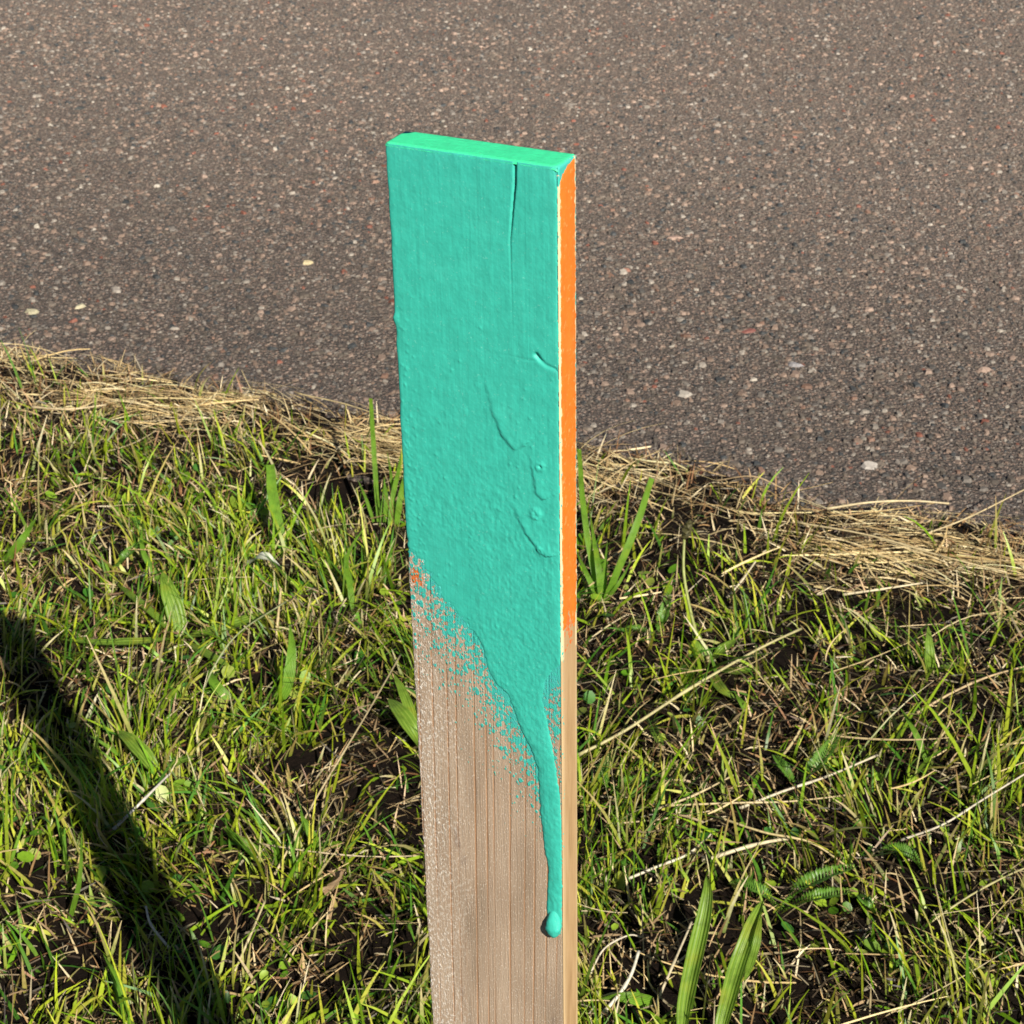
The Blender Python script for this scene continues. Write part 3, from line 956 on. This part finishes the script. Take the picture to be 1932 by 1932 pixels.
yarrow('dark yarrow leaves close to the right side of the bare wood', (1150, 1500, 0), [
    ([(1150, 1500, 0.0), (1180, 1480, 0.02), (1215, 1470, 0.014)], 0.02),
    ([(1148, 1502, 0.0), (1135, 1465, 0.022), (1150, 1425, 0.024)], 0.018)])

# seed stalk of a plantain
P = np.array(path([(1325, 1240, 0.0), (1302, 1150, 0.055), (1290, 1080, 0.095), (1291, 1015, 0.13)]))
t = thing('seed_stalk', 'thin pale plantain stalk with a dark seed head, right of the stake', 'seed stalk', tuple(P[0]))
obj('stem', tube_mesh('stem', P, 0.0021, 0.0017, (0.36, 0.40, 0.13), origin=P[0]), M_GRASS, t)
top = P[-1]
hv, hc = [], []
nlat, nlon = 14, 10
for i in range(nlat):
    f = i / (nlat - 1)
    r = 0.0062 * math.sin(math.pi * (0.05 + 0.9 * f)) ** 0.6
    for j in range(nlon):
        a = 6.283 * (j + 0.5 * (i % 2)) / nlon
        q = r * (0.72 + 0.5 * R.random())
        hv.append((math.cos(a) * q + 0.006 * f, math.sin(a) * q, -0.002 + 0.026 * f + 0.001 * R.random()))
        hc.append(np.array((0.055, 0.05, 0.016)) * (0.4 + 1.3 * R.random()))
seed = obj('seed_head', build_mesh('seed_head', np.array(hv) + (top - P[0]), [grid_faces(nlat, nlon, True), np.arange(nlon)[::-1][None, :], (np.arange(nlon) + (nlat - 1) * nlon)[None, :]], False, np.array(hc)), M_STONE, t)

# dry stalks
stalks = [
    ('long thick pale stalk slanting up right through the grass right of the stake', [(1090, 1425, .012), (1180, 1378, .03), (1300, 1300, .045), (1430, 1225, .045), (1512, 1186, .035)], .0042, (.55, .50, .25)),
    ('white dry stalk slanting over the middle of the right-hand grass', [(1395, 1525, .012), (1480, 1492, .024), (1560, 1465, .028), (1655, 1425, .02)], .0036, (.70, .62, .46)),
    ('long white stalk reaching the right edge low in the picture', [(1700, 1585, .01), (1780, 1555, .03), (1860, 1505, .04), (1975, 1435, .04)], .0028, (.70, .63, .5)),
    ('straight tan straw on top of the crossing straw bundle', [(1255, 1520, .015), (1380, 1515, .022), (1490, 1512, .02), (1600, 1500, .012)], .0026, (.62, .5, .28)),
    ('yellow straw crossing the bundle from upper left', [(1350, 1540, .018), (1440, 1570, .026), (1530, 1590, .024), (1605, 1640, .01)], .003, (.66, .54, .27)),
    ('broad pale split straw at the bottom of the crossing bundle', [(1325, 1625, .012), (1385, 1605, .022), (1440, 1590, .022), (1500, 1580, .012)], .0050, (.74, .64, .42)),
    ('white straw end poking left out of the crossing bundle', [(1180, 1660, .01), (1240, 1635, .018), (1300, 1610, .018), (1350, 1565, .016)], .0034, (.76, .70, .54)),
    ('thin straw lying level under the crossing bundle', [(1150, 1555, .008), (1250, 1545, .016), (1340, 1530, .014)], .0022, (.6, .48, .3)),
    ('slanting tan straw above the crossing bundle', [(1230, 1530, .012), (1310, 1500, .02), (1385, 1462, .016)], .0030, (.64, .52, .3)),
    ('yellowish straw slanting over the far right edge', [(1755, 1740, .01), (1830, 1690, .03), (1905, 1650, .03), (1980, 1620, .02)], .0024, (.5, .46, .22)),
    ('tan straw lying below the reddish soil on the far right', [(1730, 1345, .01), (1800, 1305, .022), (1870, 1275, .024), (1955, 1252, .015)], .0034, (.58, .44, .25)),
    ('short white straw in the grass below the straw border on the right', [(1590, 1122, .01), (1660, 1112, .018), (1740, 1100, .012)], .0036, (.72, .62, .42)),
    ('short pale stub standing up near the straw border on the right', [(1372, 1128, .005), (1400, 1095, .02), (1425, 1060, .032)], .0036, (.62, .55, .38)),
    ('long fine straw slanting down left beside the bare wood of the stake', [(518, 1650, .008), (600, 1500, .045), (690, 1350, .055), (756, 1235, .04)], .0026, (.56, .46, .26)),
    ('long thin straw lying level up to the left edge of the stake', [(490, 1592, .015), (600, 1608, .026), (700, 1616, .024), (812, 1614, .015)], .0019, (.64, .52, .34)),
    ('thick white straw standing over the dark shadow at lower left', [(214, 1565, .015), (255, 1525, .03), (290, 1490, .035), (322, 1458, .03)], .0036, (.72, .68, .6)),
    ('thin grey-green stalk arching over left of the stake', [(378, 1320, .005), (400, 1265, .04), (450, 1195, .06), (540, 1135, .05)], .0024, (.36, .40, .2)),
    ('white curved straw inside the dark shadow near the bottom', [(320, 1790, .01), (285, 1745, .03), (275, 1710, .04)], .0032, (.72, .66, .55)),
    ('pale straw standing up near the bottom left of the stake', [(440, 1840, .005), (470, 1770, .03), (500, 1700, .04)], .003, (.56, .48, .26)),
    ('broken pale straw upright between rosette and stake', [(520, 1215, .002), (524, 1170, .025), (530, 1110, .05)], .0040, (.58, .46, .24)),
    ('white stalk poking up from the bottom of the picture right of the stake', [(1125, 1925, .004), (1165, 1880, .02), (1190, 1840, .03), (1205, 1795, .035)], .0044, (.74, .7, .58)),
    ('pale stalk running up from the bottom right towards the yarrow', [(1235, 1900, .004), (1270, 1820, .02), (1305, 1740, .03)], .0032, (.6, .52, .36)),
    ('thin white hoop of straw at the bottom right of the stake', [(1112, 1840, .004), (1140, 1790, .025), (1185, 1765, .03), (1210, 1768, .02)], .0022, (.7, .63, .5)),
    ('straw lying level in the border at the far left', [(60, 768, .015), (130, 772, .022), (200, 764, .02)], .004, (.66, .53, .32)),
    ('thin straw reaching from the border onto the road left of the stake', [(560, 742, .012), (650, 762, .014), (735, 790, .012)], .0022, (.62, .5, .27)),
    ('forked straw tip lying on the road right of the stake', [(2090 * .6457, 1405 * .6457, .010), (2200 * .6457, 1392 * .6457, .03), (2290 * .6457, 1428 * .6457, .012)], .0022, (.52, .38, .22)),
    ('thin straw leaning over the road beside the orange edge', [(1240 * .9, 930, .008), (1180, 880, .03), (1245, 850, .035)], .0020, (.55, .42, .22)),
    ('flat pale straw on top of the border near the right edge', [(1560, 960, .012), (1640, 948, .02), (1720, 945, .016), (1790, 950, .01)], .0038, (.70, .58, .35)),
    ('straw rising to the right edge over the road', [(1740, 1010, .012), (1830, 975, .025), (1940, 920, .04)], .0026, (.64, .52, .3)),
    ('long straw in the border sloping down to the right edge', [(1500, 985, .012), (1640, 1010, .022), (1780, 1050, .022), (1900, 1080, .015)], .003, (.66, .54, .31)),
]
for lab, spec, r2, cc in stalks:
    P = np.array(path(spec))
    o = obj('dry_stalk', tube_mesh('dry_stalk', P, r2 * 0.46, r2 * 0.32, tuple(0.9 * q for q in cc), 22, 6, P[0], 2), M_STRAW)
    o.location = P[0]
    tag(o, lab, 'dry stalk', 'dry stalks lying in the verge')

# curled white petal and a withered leaf
P = np.array(path([(468, 1066, .03), (486, 1054, .048), (508, 1056, .05), (530, 1070, .036)]))
k = NT('white_petal')
M_PETAL = k.done(k.ramp(k.noise(k.pos(), 160, 3), [(0.3, (0.34, 0.38, 0.26)), (0.7, (0.60, 0.62, 0.54))]), 0.6, None, 0.3, 0.25, (0.7, 0.75, 0.6))
o = obj('petal', leaf_mesh('petal', P, 0.018, 0.5, 'oval', 14, origin=P[0]), M_PETAL)
o.location = P[0]
tag(o, 'curled white petal lying in the grass left of the stake', 'petal')
P = np.array(path([(622, 1690, .006), (640, 1665, .024), (652, 1640, .034)]))
k = NT('withered_leaf')
M_WITH = k.done(k.ramp(k.noise(k.pos(), 120, 4), [(0.3, (0.28, 0.17, 0.09)), (0.7, (0.52, 0.38, 0.24))]), 0.8, None, 0.2, 0.2, (0.4, 0.28, 0.15))
o = obj('withered_leaf', leaf_mesh('withered_leaf', P, 0.03, 0.8, 'oval', 14, twist=0.9, wav=0.3, origin=P[0]), M_WITH)
o.location = P[0]
tag(o, 'withered brown leaf curled up near the bottom left of the stake', 'dead leaf')

# small round-leaved weeds between the blades
b = scatter(2600, lambda x, y, e: sstep(0.2, 0.4, e) * sstep(0.45, 0.65, fbm(x * 8 + 3, y * 8, 41, 3)), True)
n = len(b)
b[:, 2] += 0.006 + 0.014 * R.random(n)
c = GREENS[R.integers(0, len(GREENS), n)] * (0.6 + 0.7 * R.random((n, 1))) * np.array([0.85, 1.0, 1.3])
m = 8
t = np.linspace(0, 2 * np.pi, m, endpoint=False)
r = (0.003 + 0.004 * R.random(n))[:, None]
el = R.normal(0, 0.5, (n, 2))
lx, ly = r * np.cos(t) * 1.3, r * np.sin(t)
hd = R.random(n)[:, None] * 6.28
X_, Y_ = lx * np.cos(hd) - ly * np.sin(hd), lx * np.sin(hd) + ly * np.cos(hd)
V = np.zeros((n, m + 1, 3))
V[:, 0] = b
V[:, 0, 2] -= 0.0012
V[:, 1:, 0], V[:, 1:, 1] = b[:, :1] + X_, b[:, 1:2] + Y_
V[:, 1:, 2] = b[:, 2:3] + el[:, :1] * X_ + el[:, 1:] * Y_
bi = (np.arange(n) * (m + 1))[:, None]
i = np.arange(m)
Fw = np.stack([bi + 0 * i, bi + 1 + i, bi + 1 + (i + 1) % m], -1).reshape(-1, 3)
tag(obj('ground_cover', build_mesh('ground_cover', V.reshape(-1, 3), Fw, True, np.repeat(c, m + 1, 0)), M_GRASS), 'small round leaves of low weeds in the lawn', 'ground cover', kind='stuff')

# ------------------------------------------------------------------ the stake
UP = Vector((-0.01859893, 0.0, 0.99982702))
DX = Vector((0.89842695, -0.43880485, 0.01671267))
TY = Vector((0.43872895, 0.89858238, 0.0081613))
LTOP, W, T = 1.0593, 0.075, 0.0162
foot = Vector((-0.0497, 0.7236, 1.0591)) - UP * LTOP
stake = thing('survey_stake', 'upright wooden survey stake sprayed teal on its face and orange on its edge', 'stake')
stake.matrix_world = Matrix(((DX.x, TY.x, UP.x, foot.x), (DX.y, TY.y, UP.y, foot.y), (DX.z, TY.z, UP.z, foot.z), (0, 0, 0, 1)))

# outline of the thick coat on the face, in mm (from the left edge, below the top)
OUT = [(-.3, -1), (-.3, 186), (3, 187), (8.2, 190.2), (15.5, 204.8), (25.7, 214.7), (32.1, 221.4), (35.9, 227.4), (38.7, 239.4), (42, 245.6), (48, 249.6),
       (51.1, 257.5), (53.6, 265.5), (58.7, 275.7), (62.5, 286.4), (63.5, 313.5), (65.3, 331.5), (67.2, 343.6), (66.2, 360.3), (66.0, 372), (67.5, 381), (70.5, 384), (73.3, 381),
       (74.0, 373.6), (74.2, 341.2), (74.0, 307), (73.1, 295.1), (69.6, 269.5), (65.2, 247.8), (66.3, 238), (70, 231), (74.3, 226.4), (74.3, 9), (73.6, 3.0), (72.5, -1)]
OUT = np.array(OUT, float)


def poly_sd(x, y, P):
    A, B = P, np.roll(P, -1, 0)
    best = np.full(x.shape, 1e9)
    ins = np.zeros(x.shape, bool)
    for (ax_, ay), (bx, by) in zip(A, B):
        dx, dy = bx - ax_, by - ay
        t = np.clip(((x - ax_) * dx + (y - ay) * dy) / (dx * dx + dy * dy + 1e-12), 0, 1)
        best = np.minimum(best, np.hypot(x - ax_ - t * dx, y - ay - t * dy))
        c = (ay > y) != (by > y)
        with np.errstate(divide='ignore', invalid='ignore'):
            ins ^= c & (x < (bx - ax_) * (y - ay) / (by - ay if by != ay else 1e-12) + ax_)
    return np.where(ins, best, -best)


def line_d(x, y, P):
    best = np.full(x.shape, 1e9)
    par = np.zeros(x.shape)
    n = len(P) - 1
    for i in range(n):
        ax_, ay = P[i]
        bx, by = P[i + 1]
        dx, dy = bx - ax_, by - ay
        t = np.clip(((x - ax_) * dx + (y - ay) * dy) / (dx * dx + dy * dy), 0, 1)
        d = np.hypot(x - ax_ - t * dx, y - ay - t * dy)
        par = np.where(d < best, (i + t) / n, par)
        best = np.minimum(best, d)
    return best, par


def coat_sd(x, y):
    sd = poly_sd(x, y, OUT)
    wob = (fbm(x * 0.5, y * 0.5, 51, 3) - 0.5)
    amp = np.where((y > 180) & (x < 34), 5.0, 0.9)
    return sd + wob * np.where(x < 71, amp * (y > 150), 0.8)


# --- board: a rounded section swept down the stake
rb = 0.8
arc = np.linspace(0, math.pi / 2, 6)
sec = []
for a in arc[:-1]:
    sec.append((rb - rb * math.cos(a), rb - rb * math.sin(a)))           # left-front corner
for x in np.linspace(rb, 75 - rb, 76):
    sec.append((x, 0.0))
for a in arc[1:]:
    sec.append((75 - rb + rb * math.sin(a), rb - rb * math.cos(a)))
TM = T * 1000
for y in np.linspace(rb, TM - rb, 16)[1:]:
    sec.append((75.0, y))
for a in arc[1:]:
    sec.append((75 - rb + rb * math.cos(a), TM - rb + rb * math.sin(a)))
for x in np.linspace(75 - rb, rb, 12)[1:]:
    sec.append((x, TM))
for a in arc[1:]:
    sec.append((rb - rb * math.sin(a), TM - rb + rb * math.cos(a)))
for y in np.linspace(TM - rb, rb, 8)[1:-1]:
    sec.append((0.0, y))
sec = np.array(sec)
rows = np.concatenate([np.arange(0, 500, 1.0), np.arange(500, 1060, 6.0), [1060, 1120, 1180, 1215]])
nr, nc = len(rows), len(sec)
SX = np.tile(sec[:, 0], (nr, 1))
SY = np.tile(sec[:, 1], (nr, 1))
DP = np.tile(rows[:, None], (1, nc))
isfront = SY < 0.01
# hewn point under the ground
pt = np.clip((DP - 1060) / 155, 0, 1)
SX0, SY0 = SX.copy(), SY.copy()
SX = 37.5 + (SX - 37.5) * (1 - 0.9 * pt)
SY = 8 + (SY - 8) * (1 - 0.7 * pt)
sd = coat_sd(SX0, DP)
vis = DP < 520
rough = (fbm(SX0 * 1.4, DP * 0.35, 61, 3) - 0.5) * 0.16 * (1 - sstep(14, 36, SX0)) + (fbm(SX0 * 0.25, DP * 0.03, 63, 2) - 0.5) * 0.12
SY = SY + np.where(isfront & vis, rough * (SX0 > 2) * (SX0 < 73.5), 0)
SY = SY + np.where(isfront, 3.4 * sstep(1.5, 3.5, sd), 0)                     # hollow under the thick coat
leftw = (fbm(DP * 0.12, DP * 0 + 2, 66, 3) - 0.5) * 0.9 * (1 - sstep(0, 3, SX0)) + (vnoise(DP * 0.9, DP * 0, 67) - 0.5) * 0.5 * (1 - sstep(0, 2, SX0))
SX = SX + leftw * (SX0 < 3)
chip = np.exp(-((DP - 75) / 2.2) ** 2) * (SX0 < 2)
SX = SX - 0.9 * chip
# coverage of sprayed paint
u = np.array([(-2, 184), (0, 238), (19, 254), (32, 276), (45, 290), (56, 306), (66, 330)], float)
reach = np.interp(SX0, [0, 10, 19, 32, 45, 56, 64, 68, 75], [252, 258, 268, 290, 308, 322, 332, 334, 334])
edge = np.interp(SX0, [0, 8, 15, 26, 36, 42, 51, 58, 64, 66, 70, 75], [186, 190, 205, 215, 228, 246, 258, 275, 290, 245, 240, 235])
tt = np.clip((DP - edge) / (reach - edge), 0, 1)
teal = 0.96 - 0.88 * tt ** 0.62
teal = np.where(DP > reach, 0.08 - 0.0012 * (DP - reach), teal)
teal = np.where(DP < edge, 1.3, teal)
teal = teal - 0.08 * np.exp(-(((SX0 - 4) / 8) ** 2 + ((DP - 224) / 18) ** 2)) * (DP > edge - 3) - 0.34 * np.exp(-(((SX0 - 4) / 6) ** 2 + ((DP - 197) / 8) ** 2)) * (DP > edge - 6)
teal = np.where(isfront | (SX0 < 0.9), teal, 0)
sidem = (SX0 > 74.0) & ~isfront
# upper end of the edge stays teal above the curved start of the orange
curve = np.interp(SY0, [0, 0.8, 3, 7, 12, 16.2], [7.5, 6.5, 4.2, 2.0, 0.9, 0.4])
teal = np.where(sidem & (DP < curve), 1.2, teal)
teal = np.where((SY0 > TM - rb - .1) & (DP < 300), 0.5 - 0.0012 * DP, teal)
teal = np.where(sidem & (SY0 < 2) & (DP > 12) & (DP < 330), 0.18, teal)
teal = np.where((SX0 < 0.9) & ~isfront & (DP < 186), 1.2, teal)
teal = np.where((sec[:, 0] < 0.9)[None, :] & (DP < 186), 1.2, teal)
orange = np.where(isfront, 0.75 * np.exp(-(((SX0 - 4) / 7) ** 2 + ((DP - 199) / 12) ** 2)), 0)
orange = orange + np.where(sidem & (SY0 > 2.0) & (SY0 < TM - 2.3), np.interp(DP, [0, 200, 214, 228], [0.75, 0.75, 0.45, 0.0]), 0)
front = np.where((SY0 < 0.5) & (SX0 < 74.3), 1.0, 0.0)
worn = np.where((SX0 > 74.0) & ((SY0 < 1.9) | (SY0 > TM - 2.2)), 1.0, 0.0) * np.where(DP < 225, 1.0, 0.25)
Vb = np.stack([SX, SY, LTOP * 1000 - DP], -1).reshape(-1, 3) / 1000
fcs = grid_faces(nr, nc, True)
board = obj('board', build_mesh('board', Vb, [fcs, np.arange(nc)[::-1][None, :], (np.arange(nc) + (nr - 1) * nc)[None, :]], True, None,
                               {'teal': teal.ravel(), 'orange': orange.ravel(), 'front': front.ravel(), 'worn': worn.ravel()}), M_WOOD, stake)
board['label'] = 'weathered bare softwood with brown growth rings'

# --- thick teal coat on the face with its sags, blisters and split
stp = 0.45
xs = np.arange(-0.4, 74.9, stp)
ys = np.arange(-0.3, 386, stp)
X, D = np.meshgrid(xs, ys)
sd = coat_sd(X, D)
thinleft = 1 - 0.85 * (1 - sstep(26, 38, X)) * sstep(165, 190, D)
h = (0.34 * thinleft) * (1 - np.exp(-np.maximum(sd, 0) / 0.8))
# the run gets thicker down its length
run = sstep(240, 285, D)
h = h + run * 0.5 * np.sqrt(np.clip(sd, 0, 4) / 4.0)
h = h + 0.07 * (fbm(X * 0.45, D * 0.12, 71, 3) - 0.5) * 2 * sstep(0, 2, sd) * thinleft
h = h + 0.16 * (fbm(X * 0.10, D * 0.03, 73, 2) - 0.5) * sstep(0, 3, sd) * thinleft
grit = sstep(80, 190, D + 60 * (fbm(X * .06, D * .04, 76, 2) - .5))
h = h + 0.34 * (fbm(X * 0.75, D * 0.5, 75, 3) - 0.5) * (0.25 + 0.75 * grit) * sstep(0, 1.5, sd) * thinleft


def lobe(lip, back, A, soft, d0, d1):
    """a paint sag: a swollen tongue with a rounded lip that thins out upwards"""
    global h
    P = np.array(lip + back, float)
    q = np.maximum(poly_sd(X, D, P), 0)
    dl, _ = line_d(X, D, np.array(lip, float))
    db, _ = line_d(X, D, np.array(back, float))
    dl = np.maximum(dl + (fbm(X * 0.4, D * 0.4, 79, 2) - 0.5) * 1.2, 0)
    h = h + A * (q > 0) * (1 - np.exp(-(dl / soft) ** 2)) * np.exp(-np.maximum(dl - 1.5, 0) / 6) * sstep(0, 6, db) * sstep(d0, d1, D)


lobe([(30, 86), (37, 89), (40.2, 96.6), (43.1, 108.9), (47.2, 119.1), (51.3, 124.4), (54.4, 125.5), (57.4, 123.4)], [(66, 112), (62, 98), (54, 86), (36, 78)], 0.85, 1.7, 84, 118)
lobe([(43.2, 149), (50.2, 150.6), (54.3, 156.6), (57.9, 164.8), (61.6, 169.2), (66.5, 173.2)], [(76, 170), (78, 150), (70, 138), (50, 138)], 0.75, 1.4, 143, 166)
lobe([(60, 124), (60.8, 132), (62.5, 143), (66, 146)], [(78, 138), (76, 116), (64, 114)], 0.6, 1.2, 120, 138)
for (bx, by, br, ba) in ((65.8, 130.2, 2.1, 0.45), (63.3, 152.7, 2.4, 0.5), (65.3, 170.5, 1.6, 0.3)):
    rr = np.hypot(X - bx, (D - by) * 0.85) + (fbm(X * 0.8, D * 0.8, 83, 2) - 0.5) * 1.8
    h = h + ba * np.exp(-((rr - br * 0.55) / (br * 0.42)) ** 2)
rr = np.hypot(X - 65.6, D - 129.8)
h = h - 0.6 * np.exp(-(rr / 0.6) ** 2)
# small grit under the paint
for _ in range(90):
    bx, by = 74 * R.random(), 60 + 210 * R.random() ** 0.8
    rr = np.hypot(X - bx, (D - by))
    h = h + (0.12 + 0.16 * R.random()) * np.exp(-(rr / (0.45 + 0.35 * R.random())) ** 2) * (sd > 2)
for _ in range(60):
    bx, by = 3.5 + R.normal(0, 1.4) + 4 * (R.random() < .3), 62 + 125 * R.random()
    rr = np.hypot(X - bx, (D - by))
    h = h + 0.22 * np.exp(-(rr / 0.6) ** 2) * (sd > 1)
# split in the wood and the knot
d, t = line_d(X, D, np.array([(56.7, -1), (56.5, 8.5), (55.4, 18.3), (53.9, 32.7), (54.2, 56.2), (54.2, 76)]))
h = h - (2.9 * (1 - sstep(0.0, 0.75, t)) + 0.5 * (1 - t) + 0.06) * np.exp(-(d / (0.40 - 0.08 * t)) ** 2) * (1 - sstep(0.9, 1.0, t))
d, t = line_d(X, D, np.array([(40, 82.8), (52.2, 82.0), (61.7, 82.5), (64, 82)]))
h = h - 0.22 * t * np.exp(-(d / 0.5) ** 2)
d, t = line_d(X, D, np.array([(64.6, 79.6), (66.4, 81.4), (69, 83.2), (74.5, 84.6)]))
h = h - (1.5 - 1.1 * sstep(0, .6, t)) * np.exp(-(d / (0.9 - 0.3 * t)) ** 2)
d, t = line_d(X, D, np.array([(64.0, 82.0), (67.0, 84.2), (74.5, 87)]))
h = h + 0.14 * np.exp(-(d / 1.4) ** 2)
# torn fibres lifting along the left edge
h = h + 0.5 * np.exp(-(((X - 0.8) / 1.2) ** 2 + ((D - 74) / 2.5) ** 2)) * (0.5 + vnoise(X * 2, D * 2, 88))
xe = np.where(X < 1.2, (fbm(D * 0.12, D * 0 + 2, 66, 3) - 0.5) * 0.9 - 0.9 * np.exp(-((D - 75) / 2.2) ** 2), 0)
h = np.where(sd < 0, -0.25, h)
ro = np.where(X < 0.6, 0.55 * ((0.6 - X) / 1.0) ** 2, 0)
Vc = np.stack([(X + xe), -h + ro, LTOP * 1000 - np.maximum(D, 0.02)], -1).reshape(-1, 3) / 1000
fcs = grid_faces(len(ys), len(xs))
fcs = fcs[(sd.ravel()[fcs] > 0).any(1)]
used = np.zeros(len(Vc), bool)
used[fcs.ravel()] = True
remap = np.cumsum(used) - 1
coat = obj('paint_coat', build_mesh('paint_coat', Vc[used], remap[fcs]), M_TEAL, stake)
coat['label'] = 'thick teal spray paint with sags and a long run'

# bead at the end of the run
nlat, nlon = 22, 24
bv = []
for i in range(nlat):
    f = i / (nlat - 1)
    a = math.pi * f
    for j in range(nlon):
        b_ = 2 * math.pi * j / nlon
        yz = math.cos(a)                                   # 1 at the top, -1 at the bottom
        r = math.sin(a) ** 0.8 * (1 - 0.22 * max(0, yz))
        lump = 1 + 0.05 * math.sin(3 * b_ + 2 * a) + 0.04 * math.sin(5 * a + b_)
        out = (1 - 0.55 * max(0, yz)) * (1 + 0.12 * max(0, -yz))
        lump *= 0.93 + 0.16 * float(vnoise(b_ * 3.0, a * 5.0, 7))
        wx = 3.9 * r * math.cos(b_) * lump
        wy = 3.7 * r * math.sin(b_) * out * lump
        bv.append((70.1 + wx, wy - 1.1 * out + 0.4, 1059.3 - 376.0 + (9.0 if yz > 0 else 7.0) * yz))
bead = obj('drip_bead', build_mesh('drip_bead', np.array(bv) / 1000, grid_faces(nlat, nlon, True)), M_TEAL, coat)

# --- painted top end
nx2, ny2 = 120, 27
tx = np.linspace(0, 1, nx2)
ty = np.linspace(0, 1, ny2)
TX, TYY = np.meshgrid(tx, ty)
bx = -0.3 + TX * 75.15
by = -0.36 + TYY * (TM + 0.5)
dd = np.minimum(np.minimum(bx + 0.3, 74.85 - bx), np.minimum(by + 0.36, TM + 0.14 - by))
hz = 0.55 * (1 - np.exp(-dd / 0.45)) + 0.10 * (fbm(bx * 0.3 + by * 0.6, by * 1.6 - bx * .8, 91, 2) - 0.5)
hz = np.where(dd < 1e-6, -0.9, hz)
# worn corners: right-front and left-back are rounded off
for (cx, cy, rr_) in ((75, 0, 2.2), (0, TM, 4.5)):
    q = np.maximum(0, rr_ - np.hypot(bx - cx, by - cy))
    hz -= 0.35 * q
d, t = line_d(bx, by, np.array([(56.7, -1), (56.2, 2.5), (56.6, 5)]))
hz -= 0.25 * np.exp(-(d / 0.5) ** 2) * (1 - t) * (by > 0.3)
Vt = np.stack([bx, by, LTOP * 1000 + hz], -1).reshape(-1, 3) / 1000
topc = obj('top_paint', build_mesh('top_paint', Vt, grid_faces(ny2, nx2)), M_TOP, stake)
topc['label'] = 'bright green painted top end'

# --- orange edge
ys2 = np.linspace(0.75, TM - 0.75, 28)
ds = np.concatenate([np.arange(0, 14, 0.4), np.arange(14, 226, 0.8)])
YY, DD = np.meshgrid(ys2, ds)
lo = np.interp(YY, [0, 0.8, 3, 7, 12, 16.2], [7.5, 6.5, 4.2, 2.0, 0.9, 0.4])
hi = 208 + 9.0 * (fbm(YY * 0.35, YY * 0 + 1, 95, 2) - 0.5) * 2 - 3 * sstep(9, 15, YY)
rag = (fbm(DD * 0.5, DD * 0, 96, 4) - 0.5) * 2.2
sdo = np.minimum(np.minimum(DD - lo, hi - DD), np.minimum(YY - 0.95 - rag, TM - 1.05 - YY + (fbm(DD * 0.45, DD * 0, 97, 4) - 0.5) * 2.6))
ho = np.where(sdo < 0, -0.2, 0.16 * (1 - np.exp(-sdo / 0.4))) + 0.06 * (fbm(YY * .5, DD * .1, 98, 3) - .5)
Vo = np.stack([75 + ho, YY, LTOP * 1000 - DD], -1).reshape(-1, 3) / 1000
fo = grid_faces(len(ds), len(ys2))
fo = fo[(sdo.ravel()[fo] > 0).any(1)]
used = np.zeros(len(Vo), bool)
used[fo.ravel()] = True
remap = np.cumsum(used) - 1
orp = obj('edge_paint', build_mesh('edge_paint', Vo[used], remap[fo]), M_ORANGE, stake)
orp['label'] = 'orange spray paint down the narrow edge'

bpy.context.view_layer.update()
